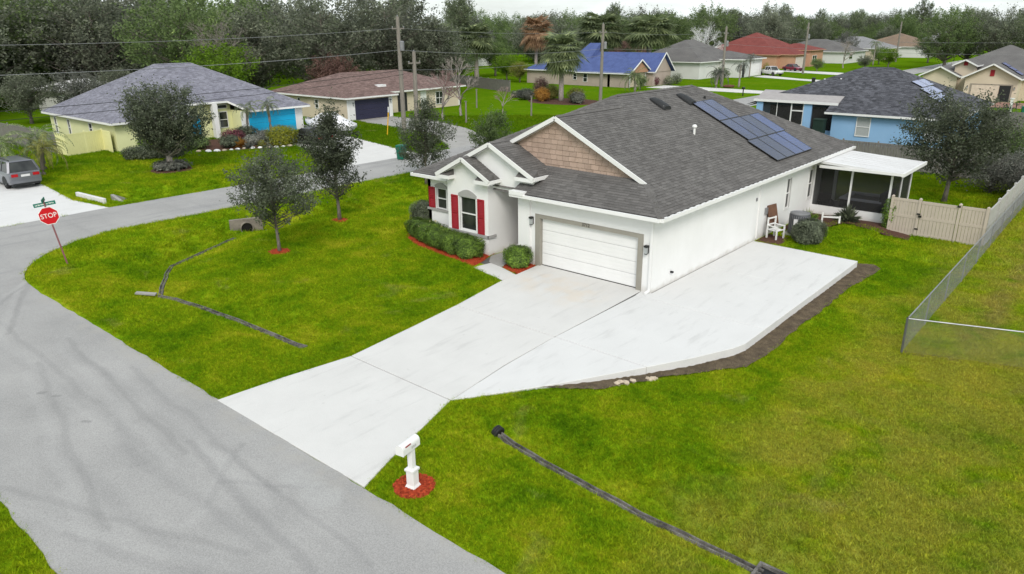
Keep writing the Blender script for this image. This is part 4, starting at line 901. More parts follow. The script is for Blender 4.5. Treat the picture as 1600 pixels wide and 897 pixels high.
def shrub(name, loc, rx, ry, h, n_, leaf, mat, label, group=None, boxy=False, seed=1, cat='shrub', flowers=0, rz=0, up=.4, flat=False, stems=True):
    r = np.random.default_rng(seed); e = empty(name, loc, label, cat, group, rz)
    d = r.normal(size=(n_, 3)); d /= np.linalg.norm(d, axis=1)[:, None]
    if boxy: d /= (np.abs(d)**3.6).sum(1)[:, None]**(1/3.6)
    rad = np.maximum(.25, r.random(n_)**(.16 if boxy else .33))*(1+.09*np.sin(d[:, 0]*4+seed)*np.cos(d[:, 1]*5+d[:, 2]*3)); q = d*rad[:, None]*np.array([rx, ry, h/2])+np.array([0, 0, h/2]); q[:, 2] = np.maximum(q[:, 2], .02)
    q += r.normal(size=q.shape)*leaf*.3
    me_ = leaf_mesh(name+'_leaves', q, leaf, seed, up); meshobj('foliage', me_, mat, e)
    if stems:
        mb = MB(); rr = random.Random(seed)
        for i in range(7):
            a = rr.random()*6.28; mb.tube([(math.cos(a)*rx*.12, math.sin(a)*ry*.12, -.05), (math.cos(a)*rx*.55, math.sin(a)*ry*.55, h*.6)], [.025, .008], 5, False)
        mb.build('stem', m_bark, e)
    if flowers:
        fq = q[(q[:, 2] > h*.7)]; fq = fq[r.integers(0, len(fq), flowers)]+[0, 0, .03]; fm = leaf_mesh(name+'_flowers', fq, .12, seed+1, 1.0, .9); meshobj('blossom', fm, L_flower, e)
    return e
def spiky(name, loc, h, n_, mat, label, seed=1, cat='plant', group=None, w=.03, sp=.9):
    r = random.Random(seed); e = empty(name, loc, label, cat, group); V = []; Fc = []; T = []
    for i in range(n_):
        a = r.random()*6.28; el = r.uniform(.25, 1.4); L = h*r.uniform(.7, 1.15); d = Vector((math.cos(a)*math.cos(el)*sp, math.sin(a)*math.cos(el)*sp, math.sin(el))); s = Vector((-math.sin(a), math.cos(a), 0))*w
        m_ = d*L*.55; t = d*L+Vector((0, 0, -.25*L*math.cos(el))); k = len(V); V += [tuple(-s*.5), tuple(s*.5), tuple(m_+s), tuple(t), tuple(m_-s)]; Fc.append((k, k+1, k+2, k+3, k+4)); T.append(r.random())
    me_ = bpy.data.meshes.new(name); me_.from_pydata(V, [], Fc); at = me_.attributes.new('tint', 'FLOAT', 'FACE'); at.data.foreach_set('value', T); meshobj('blades', me_, mat, e); return e
# ------------------------------------------------------------------ planting around the main house
HZ = lambda x, y: float(H(x, y))
hedge_spots = [(-13.15,.15,.92,.6,.80,'leftmost rounded hedge bush of the red mulch bed under the small window'), (-12.1,-.25,.92,.62,.88,'second hedge bush from the left in the red mulch bed'), (-11.05,-.55,.92,.64,.9,'flowering hedge bush in the red mulch bed left of the large window'), (-10.0,-.78,.92,.62,.92,'hedge bush directly under the large shuttered window'), (-9.0,-.88,.85,.62,.9,'rightmost hedge bush of the red mulch bed by the entry')]
for i, (x, y, a, b_, h_, lb) in enumerate(hedge_spots):
    shrub('hedge_bush', (x, y, -.02), a, b_, h_, 9500, .085, L_hedge, lb, 'hedge bushes under the front windows', True, 20+i, 'hedge', 9 if i in (1, 2) else 0, rz=-.25)
shrub('round_bush', (-14.15,1.3,-.03), .66, .66, 1.4, 7500, .095, L_oak, 'dark clipped bush at the far left corner of the white house', None, True, 31, 'bush')
shrub('round_bush', (-6.2,-.62,0), .58, .52, .86, 7000, .085, L_hedge, 'clipped green bush between the walkway and the garage', None, True, 32, 'bush')
shrub('clipped_shrub', (2.05,11.1,HZ(2,11)), .66, .85, 1.05, 8500, .10, L_oak, 'clipped dark shrub in front of the air conditioner', None, True, 33, 'bush')
shrub('column_shrub', (4.25,16.35,HZ(4.3,16.3)), .36, .34, 1.65, 3200, .09, L_hedge, 'narrow clipped shrub between the porch and the tan gate', None, True, 34, 'bush')
spiky('grassy_plant', (.75,14.6,HZ(.8,14.6)), .85, 130, L_hedge, 'bright green grassy plant beside the air conditioner by the side wall', 35)
spiky('dark_leaf_plant', (2.25,16.2,HZ(2.2,16.2)), .95, 170, L_oak, 'dark leafy plant in front of the porch screen', 36, w=.06)
# ------------------------------------------------------------------ side yard items
ac = empty('air_conditioner', (1.15,12.2,HZ(1.1,12.2)), 'round grey air conditioner condenser beside the white side wall', 'air conditioner')
MB().box(-.6,.6,-.6,.6,-.1,.06).build('base_pad', m_conc2, ac)
MB().lathe((0,0,.06), [(.46,0),(.48,.05),(.48,.95),(.46,1.0)], 28).build('body', m_ac, ac, smooth=False)
mb = MB()
for k in range(28):
    a = 2*math.pi*k/28; mb.bar((.487*math.cos(a), .487*math.sin(a), .1), (.487*math.cos(a), .487*math.sin(a), 1.0), .02, .012, up=(math.cos(a), math.sin(a), 0))
mb.build('grille', m_grey, ac); MB().lathe((0,0,1.06), [(.47,0),(.47,.04),(.40,.06),(.36,.02)], 28).build('top_ring', m_grey, ac); MB().lathe((0,0,1.02), [(.34,0),(.34,.01)], 24).build('fan', m_black, ac)
MB().box(-.1,.1,-.495,-.47,.55,.85).build('label_plate', m_signw, ac)
chair = empty('garden_chair', (.62,10.62,HZ(.6,10.6)+.06), 'white wooden garden chair with a brown board leaning on it', 'chair', rz=R_(75))
mb = MB()
for i in range(4): MB().box(-.28,.28,-.26+i*.14,-.15+i*.14,.40,.43).build('slat', m_white, chair)
for s in (-1, 1):
    for t_ in (-1, 1): MB().box(s*.28-.03,s*.28+.03,t_*.27-.03,t_*.27+.03,0,.62 if t_ < 0 else 1.0).build('leg', m_white, chair)
    MB().box(s*.28-.035,s*.28+.035,-.3,.3,.60,.64).build('armrest', m_white, chair)
MB().box(-.28,.28,.25,.29,.62,.68).box(-.28,.28,.25,.29,.92,.98).build('back_rail', m_white, chair)
bd = MB().box(-.38,.38,-.025,.025,0,1.05).build('brown_board', M('brown_panel', (.17,.085,.05), (.11,.055,.035), 3, .7)); bd.location = (.32,11.15,.45); bd.rotation_euler = (R_(-14), 0, R_(80)); tag(bd, 'brown wooden board leaning on the chair by the wall', 'board')
wr = empty('garden_rail', (1.75,15.1,HZ(1.75,15.1)), 'low white rail standing in the bed before the porch', 'rail', rz=R_(25))
for s in (-1, 1): MB().box(s*.42-.04,s*.42+.04,-.04,.04,-.05,.45 if s > 0 else .62).build('post', m_white, wr)
MB().box(-.42,.42,-.02,.02,.34,.42).build('bar', m_white, wr)
for i in range(11):
    a = 3.05+rng.uniform(-.35, .45); y = -5.9+(a-3.05)*1.7+rng.uniform(-.25, .1)-.35; s = rng.uniform(.06, .14); a += .25
    mb = MB(); bmx = bmesh.new(); bmesh.ops.create_icosphere(bmx, subdivisions=1, radius=s)
    for v in bmx.verts: v.co = Vector((v.co.x*rng.uniform(.8,1.4), v.co.y*rng.uniform(.7,1.2), v.co.z*rng.uniform(.5,.8)))
    me_ = bpy.data.meshes.new('rock'); bmx.to_mesh(me_); bmx.free(); o = meshobj('rock', me_, m_rock); o.location = (a, y, HZ(a, y)+.03); tag(o, 'pale rubble stone lying in the dirt under the pad edge', 'rock', 'rubble stones below the pad edge')
# ------------------------------------------------------------------ fences
vf = empty('vinyl_fence', (6.4,16,HZ(6.4,16)), 'tan vinyl fence with double gate beside the porch', 'fence')
def fence_post(par, x, y, z0, z1, mat, w=.12):
    o = MB().box(x-w/2,x+w/2,y-w/2,y+w/2,z0,z1).add([(x-w*.6,y-w*.6,z1),(x+w*.6,y-w*.6,z1),(x+w*.6,y+w*.6,z1),(x-w*.6,y+w*.6,z1),(x,y,z1+.07)], [(0,1,4),(1,2,4),(2,3,4),(3,0,4)]).build('post', mat, par); return o
def vpanel(par, a, b_, z0, h, mat, bw=.15, t=.03, mid=True, nm='board'):
    a = Vector((*a, 0)); b_ = Vector((*b_, 0)); L = (b_-a).length; d = (b_-a)/L; nrm = Vector((-d.y, d.x, 0)); k = max(1, round(L/bw))
    base = MB().box(.006, L/k-.006, -t/2, t/2, 0, h-.12).mesh('board'); base.materials.append(mat)
    ang = math.atan2(d.y, d.x)
    for i in range(k):
        o = lk(bpy.data.objects.new(nm, base)); o.parent = par; p = a+d*(L*i/k); o.location = (p.x, p.y, z0+.06); o.rotation_euler = (0, 0, ang)
    for z in ([.05, h-.07]+([h*.52] if mid else [])): MB().bar((a.x, a.y, z0+z), (b_.x, b_.y, z0+z), .06, .13).build('rail', mat, par)
zf = HZ(6.4, 16); vf.location = (0, 0, 0)
for x in (4.30,5.55,7.28,8.42): fence_post(vf, x, 16.05-.03*(x-4.3), zf-.05, zf+1.86, m_vinyl)
vpanel(vf, (4.36,16.05), (5.49,16.01), zf, 1.8, m_vinyl); vpanel(vf, (5.63,16.01), (7.20,15.96), zf+.04, 1.74, m_vinyl); vpanel(vf, (7.36,15.96), (8.36,15.93), zf, 1.8, m_vinyl)
for z in (.35, 1.1): MB().box(5.50,5.66,15.92,15.94,zf+z,zf+z+.07).build('hinge', m_black, vf)
MB().box(7.16,7.30,15.87,15.90,zf+1.72,zf+1.80).build('latch', m_black, vf); MB().box(5.58,5.72,15.9,15.93,zf+.98,zf+1.08).build('latch', m_black, vf)
vs_ = empty('vinyl_fence', (0, 0, 0), 'long pale vinyl fence running back along the right lot line', 'fence')
for i in range(10):
    y0 = 15.93+i*2.42; fence_post(vs_, 8.5, y0+2.42, zf-.05, zf+1.88, m_vinylg); vpanel(vs_, (8.5,y0+.07), (8.5,y0+2.36), zf, 1.8, m_vinylg, .3)
# chain-link fence
zc_ = -.30
def chainlink(pts, label, h=1.2):
    e = empty('chain_link_fence', (pts[0][0], pts[0][1], 0), label, 'fence'); ox, oy = pts[0]
    fab = MB(); 
    for (a, b_) in zip(pts[:-1], pts[1:]):
        A = Vector((a[0]-ox, a[1]-oy, HZ(*a))); Bv = Vector((b_[0]-ox, b_[1]-oy, HZ(*b_))); d = Bv-A; L = d.length; d /= L; k = max(1, round(L/3.0)); up = Vector((0, 0, 1))
        for i in range(k+1):
            p = A+d*L*i/k; MB().tube([p-up*.1, p+up*(h+.03)], .035 if i in (0, k) else .024, 8).build('post', m_galv, e)
        MB().tube([A+up*h, Bv+up*h], .022, 6).build('top_rail', m_galv, e)
        s = .075; n_ = int((L+h)/s)
        for i in range(n_):
            u = i*s
            for sg in (0, 1):
                u0, u1 = u-h, u; z0, z1 = (0, h) if sg == 0 else (h, 0)
                if u0 < 0: z0 += (z1-z0)*(-u0)/h; u0 = 0
                if u1 > L: z1 = z0+(z1-z0)*(L-u0)/(u1-u0); u1 = L
                p, q = A+d*u0+up*(z0+.03), A+d*u1+up*(z1+.0); w = Vector((-d.y, d.x, 0))*.0015; t = Vector((0, 0, .0023))
                fab.add([p-t, q-t, q+t, p+t, p-w, q-w, q+w, p+w], [(0, 1, 2, 3), (4, 5, 6, 7)])
    tag(fab.build('wire_mesh', m_galv, e), kind='stuff'); return e
chainlink([(8.72,1.0),(8.78,34.0)], 'galvanised chain-link fence running back beside the vinyl fence')
chainlink([(8.72,1.0),(15.2,3.2)], 'short galvanised chain-link fence crossing the lawn at the right edge')
o = MB().add([(8.7,.85,HZ(8.7,1)+.02),(15,2.95,HZ(15,3)+.02),(15,3.3,HZ(15,3)+.02),(8.7,1.2,HZ(8.7,1)+.02)], [(0,1,2,3)]).build('worn_strip', m_dirt); tag(o, 'thin worn strip of dirt under the front chain-link fence', 'bare dirt', kind='structure')
def wood_fence(pts, label, mat=m_wood, h=1.8, bw=.30, name='wood_fence'):
    e = empty(name, (0, 0, 0), label, 'fence')
    for a, b_ in zip(pts[:-1], pts[1:]):
        vpanel(e, a, b_, -.05, h, mat, bw, .025, False); L = math.hypot(b_[0]-a[0], b_[1]-a[1]); k = max(1, int(L/2.4))
        for i in range(k+1): fence_post(e, a[0]+(b_[0]-a[0])*i/k, a[1]+(b_[1]-a[1])*i/k+.08, -.05, h, mat, .1)
    return e
wood_fence([(-13.3,33.5),(8.4,33.5)], 'weathered grey board fence behind the porch below the blue house', bw=.2)
wood_fence([(-3.5,61.6),(14,62.6)], 'grey board fence in front of the beige two-gable house', bw=.32)
wood_fence([(8.6,45),(8.6,56)], 'brown board fence at the right edge behind the vinyl fence', m_woodbr, bw=.25)
wood_fence([(-56,-1.7),(-74,-2.6)], 'old grey board fence left of the yellow gate', bw=.28)
wood_fence([(-66,68),(-112,84)], 'long weathered fence along the back of the empty lot', bw=.5)
# ------------------------------------------------------------------ mailbox
mbx = empty('mailbox', (2.42,-14.45,-.02), 'white mailbox on a white post beside the driveway', 'mailbox', rz=R_(10))
bevel(MB().box(-.065,.065,-.065,.065,0,1.02).build('post', m_white, mbx), .006)
bevel(MB().box(-.10,.10,-.10,.10,.02,.46).box(-.125,.125,-.125,.125,.44,.50).build('post_sleeve', m_white, mbx), .008)
MB().add([(-.14,-.14,0),(.14,-.14,0),(.14,.14,0),(-.14,.14,0),(-.10,-.10,.10),(.10,-.10,.10),(.10,.10,.10),(-.10,.10,.10)], [(0,3,2,1),(4,5,6,7),(0,1,5,4),(1,2,6,5),(2,3,7,6),(3,0,4,7)]).build('post_base', m_white, mbx)
prof = [(-.105,0),(.105,0),(.105,.13)]+[(.105*math.cos(R_(t*18)), .13+.105*math.sin(R_(t*18))) for t in range(1,10)]+[(-.105,.13)]
MB().extr([(p[0],-.36,1.02+p[1]) for p in prof], (0,.56,0)).build('box', m_white, mbx)
MB().extr([(p[0]*1.06,-.385,1.015+p[1]*1.03) for p in prof], (0,.025,0)).build('door', m_white, mbx)
MB().box(.106,.116,-.30,-.12,1.20,1.225).build('flag', m_red, mbx)
text_obj('box_number', '3712', .085, m_grey, mbx, (.1085,-.02,1.09), (R_(90),0,R_(90)), .001)
# ------------------------------------------------------------------ stop sign and street-name blades
ss = empty('stop_sign', (-21.7,-13.09,-.05), 'red octagonal stop sign on a leaning post at the street corner', 'stop sign')
tilt = empty('sign_assembly'); tilt.parent = ss
_v = (Vector(CAM)-Vector((-21.7,-13.09,2.2))); face = math.atan2(-15.0+13.09-6, 6.5)
ANG = math.atan2(_v.y, _v.x)+R_(-9)
tilt.rotation_euler = (R_(0), R_(-7.5), ANG+R_(90)); 
def tc(o): o.parent = tilt; return o
tc(MB().box(-.03,.03,-.02,.02,-.2,3.0).build('post', m_post))
oc = [(.38/math.cos(R_(22.5))*math.cos(R_(22.5+45*i)), .38/math.cos(R_(22.5))*math.sin(R_(22.5+45*i))) for i in range(8)]
tc(MB().extr([(p[0],-.025,2.3+p[1]) for p in oc][::-1], (0,.006,0)).build('sign_border', m_signw)); tc(MB().extr([(p[0]*.93,-.029,2.3+p[1]*.93) for p in oc][::-1], (0,.004,0)).build('sign_face', m_stop))
text_obj('stop_lettering', 'STOP', .29, m_signw, tilt, (0,-.0325,2.3), (R_(90),0,0), .002, sx=.9)
bl = tc(MB().box(-.42,.42,-.012,.012,2.74,2.90).build('street_name_blade', m_signg))
mb = MB(); _u = -.36; _r = random.Random(3)
for _w in (2, 2, 3, 3, 2, 2):          # worn, illegible white lettering strokes
    for _k in range(_w): mb.box(_u, _u+.022, -.0145, -.012, 2.785, 2.785+_r.choice((.055, .07, .07))); mb.box(_u+.022, _u+.038, -.0142, -.012, 2.80+_r.random()*.03, 2.815+_r.random()*.03); _u += .047
    _u += .014
mb.build('lettering_strokes', m_signw, bl)
b2 = tc(MB().box(-.012,.012,-.36,.36,2.92,3.07).build('street_name_blade', m_signg))
# ------------------------------------------------------------------ neighbours
def nb_window(par, F, u0, u1, z0, z1, rails=1, mull=0, glass=None): return window(F, u0, u1, z0, z1, par, rec=-.05, fr=.06, rails=rails, mull=mull, glass=glass)
def eaves(par, pl, mat=None, th=.16):           # fascia along the lowest edge of each plane
    mb = MB()
    for p in pl:
        zl_ = min(q[2] for q in p)
        for a, b_ in zip(p, p[1:]+p[:1]):
            if abs(a[2]-zl_) < .02 and abs(b_[2]-zl_) < .02: mb.bar((a[0],a[1],a[2]-.09), (b_[0],b_[1],b_[2]-.09), .07, .17)
    return mb.build('fascia', mat or m_white, par)
m_yel = M('pale_yellow_stucco', (.74,.75,.43), (.68,.69,.385), .6, .9, .1, 40, .1)
m_yel2 = M('yellow_gate', (.76,.74,.38), (.70,.68,.34), 1, .7)
m_turq = M('turquoise_door', (.008,.40,.68), (.006,.36,.63), 1, .5)
m_cream = M('cream_stucco', (.62,.54,.42), (.57,.49,.38), .6, .9, .1, 40, .1)
m_navy = M('navy_door', (.030,.030,.062), None, 1, .5)
yh = empty('yellow_house', (0, 0, 0), 'pale yellow house with blue-grey hip roof and turquoise garage door', 'house')
ys_ = .53; zy = 2.45
ypl = [[(-52.2,1.4,zy),(-52.2,8.2,zy),(-53.9,8.9,3.351),(-53.9,12.9,3.351),(-52.2,14.1,zy),(-52.2,20.9,zy),(-60.15,12.95,6.66),(-60.15,9.35,6.66)], [(-68.1,20.9,zy),(-68.1,1.4,zy),(-60.15,9.35,6.66),(-60.15,12.95,6.66)], [(-68.1,1.4,zy),(-52.2,1.4,zy),(-60.15,9.35,6.66)], [(-52.2,20.9,zy),(-68.1,20.9,zy),(-60.15,12.95,6.66)]]
yr = roof(yh, ypl, m_shinb, True, .16, .32, 51, contrast=.2); eaves(yh, ypl)
caps(yr, [((-52.2,1.4,zy),(-60.15,9.35,6.66)),((-68.1,1.4,zy),(-60.15,9.35,6.66)),((-60.15,9.35,6.66),(-60.15,12.95,6.66)),((-52.2,20.9,zy),(-60.15,12.95,6.66))], m_shinb)
MB().bar((-53.9,8.9,3.26),(-53.9,12.9,3.26),.07,.17).bar((-53.9,12.9,3.26),(-52.2,14.1,2.36),.06,.17).bar((-53.9,8.9,3.26),(-52.2,8.2,2.36),.06,.17).build('fascia', m_white, yh)
MB().box(-67.6,-52.8,1.9,8.0,-.3,2.42).box(-67.6,-54.6,8.0,13.5,-.3,3.3).box(-67.6,-52.9,13.5,20.4,-.3,2.42).build('wall', m_yel, yh)
FY = Face('x', 1.9, -1); FYF = Face('y', -54.6, 1); FYG = Face('y', -52.9, 1)
for u in (-66.2,-62.9): nb_window(yh, FY, u-.28, u+.28, .5, 2.05)
nb_window(yh, FY, -58.2, -57.5, 1.1, 2.05); nb_window(yh, FYF, 12.2, 13.1, .8, 2.35); nb_window(yh, FYF, 12.15, 13.15, 2.6, 3.0, 0)
MB().box(-54.3,-53.75,11.3,11.75,-.1,3.3).build('column', m_white, yh); FYF.o('front_door', m_turq, yh, 9.4, 10.3, .01, .08, 0, 2.15)
mb = MB(); FYG.box(mb, 14.1, 14.3, .005, .05, 0, 2.35); FYG.box(mb, 19.5, 19.7, .005, .05, 0, 2.35); FYG.box(mb, 14.3, 19.5, .005, .05, 2.22, 2.35); FYG.box(mb, 13.52, 14.1, .003, .02, 0, 2.35); FYG.box(mb, 19.7, 20.38, .003, .02, 0, 2.35); mb.build('door_trim', m_white, yh)
garage_door(FYG, 14.3, 19.5, .02, 2.22, m_turq, yh, rec=-.06)
MB().box(-52.79,-52.75,2.0,7.9,-.1,.0).build('plinth', m_white, yh)
yg = empty('yellow_gate', (-54.4,0,-.05), 'pale yellow board gate and fence beside the yellow house', 'gate')
for a, b_ in (((-56.0,-1.69),(-53.95,-1.69)), ((-53.9,-1.65),(-54.35,-.02)), ((-54.35,.02),(-54.7,1.5)), ((-54.65,1.52),(-52.9,1.5))):
    vpanel(yg, (a[0]+54.4,a[1]), (b_[0]+54.4,b_[1]), 0, 1.8, m_yel2, .2, .03, False)
for p in ((-53.92,-1.69),(-54.38,0),(-54.7,1.52)): fence_post(yg, p[0]+54.4, p[1], 0, 1.85, m_yel2, .1)
# beige house with brown roof
bh = empty('beige_house', (0,0,0), 'low beige house with brown roof and navy garage door', 'house')
bp1 = planes_hip(-70,-57.2,27.0,48.9,2.55,.33); bp2 = planes_hip(-66,-54.1,26.85,34.4,2.56,.33)
br_ = roof(bh, bp1+bp2, m_shinbr, True, .17, .34, 61, contrast=.25); eaves(bh, bp1+bp2)
MB().box(-69.5,-57.8,27.5,48.4,-.3,2.5).box(-62,-54.7,27.35,33.9,-.3,2.5).build('wall', m_cream, bh)
FBG = Face('y', -54.7, 1); FBS = Face('x', 27.35, -1); FBR = Face('y', -57.8, 1)
mb = MB(); FBG.box(mb, 27.36, 28.45, .004, .03, 0, 2.4); FBG.box(mb, 33.35, 33.9, .004, .03, 0, 2.4); mb.build('door_trim', m_white, bh)
garage_door(FBG, 28.45, 33.35, .02, 2.2, m_navy, bh, rec=-.05)
nb_window(bh, FBS, -60.6, -59.9, 1.1, 2.1); nb_window(bh, Face('x', 27.5, -1), -64.3, -63.7, 1.4, 2.1, 0)
FBR.o('entry_shade_panel', m_dark, bh, 37.4, 38.9, .005, .05, 0, 2.2); nb_window(bh, FBR, 43.8, 45.2, .4, 2.0, 1, 1); FBR.o('corner_post', m_white, bh, 48.0, 48.35, .005, .04, 0, 2.4); FBR.o('corner_post', m_white, bh, 41.2, 42.2, .005, .04, 0, 2.4)  # dark panel on the flat wall stands in for a shaded entry recess
B('skylight', m_signw, bh, -59.4, -58.6, 35.2, 36.4, 3.05, 3.3)
for u in (28.2, 33.6): coach_lamp(bh, FBG, u, 1.8)
# blue roofed house
m_tanw = M('tan_stucco', (.42,.35,.30), (.37,.305,.26), .6, .9)
m_tangab = M('tan_siding', (.40,.235,.145), (.35,.20,.12), 2, .9, stretch=(1,1,8))
uh = empty('blue_roof_house', (0,0,0), 'tan house with bright blue shingle roof and brown gable', 'house')
up = planes_hip(-78,-55.8,85.8,98.7,2.45,.47)+planes_gable(-70,-53.2,91.6,98.4,2.35,.9,'x')+planes_gable(-66,-54.4,85.6,92.6,2.32,.62,'x')
roof(uh, up, m_shinblue, False); eaves(uh, up)
MB().add([(-70,87.5,3.2),(-65.2,87.5,3.2),(-65.2,92,5.0),(-70,92,5.0),(-67.6,92.5,7.0),(-65.3,92.5,7.0)], [(0,1,5,4),(1,2,5),(0,4,3),(2,3,4,5)]).build('steep_roof', m_shinblue, uh, tint=True)
MB().box(-77.5,-59,86.3,98,-.3,2.4).box(-59.5,-55.4,86.3,92,-.3,2.35).box(-60,-53.9,92,98.1,-.3,2.34).build('wall', m_tanw, uh)
MB().extr([(-54.85,86.0,2.35),(-54.85,92.2,2.35),(-54.85,89.1,4.32)], (.12,0,0)).build('gable_wall', m_tangab, uh); MB().extr([(-53.9,91.9,2.3),(-53.9,98.1,2.3),(-53.9,95.0,5.2)], (.1,0,0)).build('gable_wall', m_tanw, uh)
mb = MB()
for a, b_ in (((-54.38,89.1,4.42),(-54.38,92.7,2.25)), ((-54.38,89.1,4.42),(-54.38,85.5,2.25)), ((-53.18,95.0,5.44),(-53.18,98.5,2.27)), ((-53.18,95.0,5.44),(-53.18,91.5,2.27))): mb.bar(a, b_, .06, .2)
mb.build('rake_board', m_white, uh)
FU = Face('x', 86.3, -1); nb_window(uh, FU, -66.8, -66.0, .9, 2.0); nb_window(uh, FU, -64.6, -63.7, .6, 2.0)
FUG = Face('y', -55.4, 1); mb = MB(); FUG.box(mb, 86.5, 86.8, .13, .2, 0, 2.3); FUG.box(mb, 91.6, 91.9, .13, .2, 0, 2.3); mb.build('door_trim', m_white, uh); garage_door(FUG, 86.9, 91.5, .02, 2.15, M('tan_door', (.55,.47,.36)), uh, rec=-.17)
# white house with grey roof
m_offw = M('off_white_stucco', (.66,.66,.65), (.61,.61,.60), .6, .9)
wh = empty('white_grey_roof_house', (0,0,0), 'white house with wide grey hip roof beyond the blue roofed house', 'house')
wp = planes_hip(-70.5,-54.8,111.4,131,3.2,.5)+planes_hip(-62,-50.2,120,131.5,3.5,.25)
roof(wh, wp, m_shing, False); eaves(wh, wp)
MB().box(-70,-55.4,112,130.5,-.3,3.1).box(-60,-50.9,120.6,131,-.3,3.45).build('wall', m_offw, wh)
FW = Face('y', -50.9, 1); FW.o('entry_shade_panel', m_dark, wh, 121.0, 122.6, .005, .06, 0, 2.6); FW.o('column', m_white, wh, 120.6, 121.0, .01, .25, 0, 3.4); garage_door(FW, 124.5, 129.8, .02, 2.4, m_white, wh, rec=-.06)  # entry recess is not cut: a dark panel paints its shade
# red roofed house
m_peach = M('peach_stucco', (.52,.30,.20), (.46,.265,.175), .6, .9)
rh = empty('red_roof_house', (0,0,0), 'peach house with red hip roof behind the white pickup', 'house')
rp_ = planes_hip(-78.5,-57.2,155.5,178,3.2,.46)+planes_hip(-70,-53.6,157,166,3.25,.36)+planes_hip(-66,-54.5,170,180,3.9,.3)
roof(rh, rp_, m_shinred, False); eaves(rh, rp_, m_peach)
MB().box(-78,-57.8,156,177.5,-.3,3.1).box(-66,-54.2,157.5,165.5,-.3,3.15).box(-64,-55,170.5,179.5,-.3,3.8).build('wall', m_peach, rh)
FRD = Face('y', -54.2, 1); garage_door(FRD, 158.6, 164.2, .02, 2.6, M('pale_pink_door', (.70,.62,.58)), rh, rec=-.06); nb_window(rh, Face('y', -55, 1), 172, 175, .8, 2.6, 1, 1)
# blue-walled house
m_bluew = M('sky_blue_stucco', (.27,.45,.68), (.23,.41,.63), .5, .9, .1, 40, .1)
wb = empty('blue_house', (0,0,0), 'sky blue house with slate hip roof behind the white house', 'house')
zb_ = 2.65; a_ = (-8,51.5,6.05); b__ = (-5.5,51.5,6.05)
wpl = [[(-8.3,43,zb_),(1.6,43,zb_),b__,a_,(-14,45.5,3.65),(-8.3,45.5,3.65)], [(-16.5,60,zb_),(-16.5,45.5,zb_),(-14,45.5,3.65),a_], [(1.6,60,zb_),(-16.5,60,zb_),a_,b__], [(1.6,43,zb_),(1.6,60,zb_),b__]]
# a hip on the wing's left return
wpl.append([(-8.32,47.6,zb_+.0),(-8.32,43,zb_),(-6.1,45.2,3.54),(-6.1,47.6,3.54)])
wr_ = roof(wb, wpl, m_shind, True, .17, .32, 71, contrast=.4); eaves(wb, wpl[:1]+wpl[3:])
MB().box(-7.8,1.1,43.5,59.5,-.3,2.6).box(-16,-7.8,47.2,59.5,-.3,3.2).build('wall', m_bluew, wb)
MB().add([(-15.2,44.2,3.28),(-7.7,44.2,3.28),(-7.7,46.5,4.0),(-15.2,46.5,4.0),(-15.2,44.2,3.16),(-7.7,44.2,3.16),(-7.7,46.5,3.88),(-15.2,46.5,3.88)], [(0,1,2,3),(7,6,5,4),(0,4,5,1),(1,5,6,2),(2,6,7,3),(3,7,4,0)]).build('porch_roof', M('porch_roof_grey', (.36,.34,.335)), wb)
MB().box(-15.25,-7.65,44.1,44.2,3.12,3.32).build('fascia', m_white, wb)
for x0, x1 in ((-15.0,-14.4),(-10.6,-9.9)): B('porch_pillar', m_bluew, wb, x0, x1, 44.3, 44.6, -.2, 3.14)
B('porch_wall', m_bluew, wb, -9.9, -7.85, 44.3, 44.5, -.2, .9); B('porch_wall', m_bluew, wb, -14.4, -11.9, 44.35, 44.5, -.2, .5)
for x0, x1, z0 in ((-14.4,-11.8,.5),(-11.7,-10.6,0),(-9.9,-7.85,.9)): MB().poly([(x0,44.42,z0),(x1,44.42,z0),(x1,44.42,3.1),(x0,44.42,3.1)]).build('screen', m_screen, wb)
mb = MB()
for x in (-11.75,-10.65): mb.box(x-.05, x+.05, 44.36, 44.46, 0, 3.1)
for z in (.05, 1.2, 2.45): mb.box(-11.7, -10.7, 44.37, 44.45, z-.05, z+.05)
mb.box(-13.1,-13.05,44.37,44.45,.5,3.1); mb.build('screen_door', m_white, wb)
B('back_glass', m_glass, wb, -14.8, -8.2, 47.15, 47.25, .0, 2.6)
FWB = Face('x', 43.5, -1); nb_window(wb, FWB, -5.75, -4.6, .75, 2.35, 1, 0, m_blind); nb_window(wb, FWB, -.4, .8, .75, 2.35, 1, 0, m_blind)
for x, y in ((-10.6,49.2),(-9.2,49.4)):
    z_ = 6.05-.4*abs(51.5-y)-max(0, -(x+8))*.0; MB().tube([(x,y-.4,z_-.6),(x,y-.4,z_-.1)], .08, 8).build('vent_pipe', m_signw, wb)
wt = empty('water_tank', (-8.6,42.9,-.05), 'dark green plastic tank against the blue house wall', 'tank'); bevel(MB().box(-.45,.45,-.4,.4,0,2.0).build('body', M('dark_green', (.012,.03,.022)), wt), .06, 2); MB().box(-.48,.48,-.43,.43,2.0,2.1).build('lid', M('dark_green_lid', (.015,.035,.026)), wt)
# solar panels on the blue house (front slope, rows stepped along the hip)
sl2 = Vector((-1, 0, .479)).normalized(); nr2 = Vector((.479, 0, 1)).normalized()
for rn, (x, y) in (('lowest', (-.25, 46.3)), ('middle', (-1.27, 47.5)), ('highest', (-2.29, 48.7))):
    for i in range(2):
        solar_panel(0, 0, 2.1, 1.1, f'blue solar panel on the slate roof, {rn} row, {["nearer the camera", "farther back"][i]}', 'solar panels on the blue house', mat=m_solarb, base=Vector((x, y+i*2.12, zb_+.479*(1.6-x)))+nr2*.12, slo=sl2, nrm=nr2)
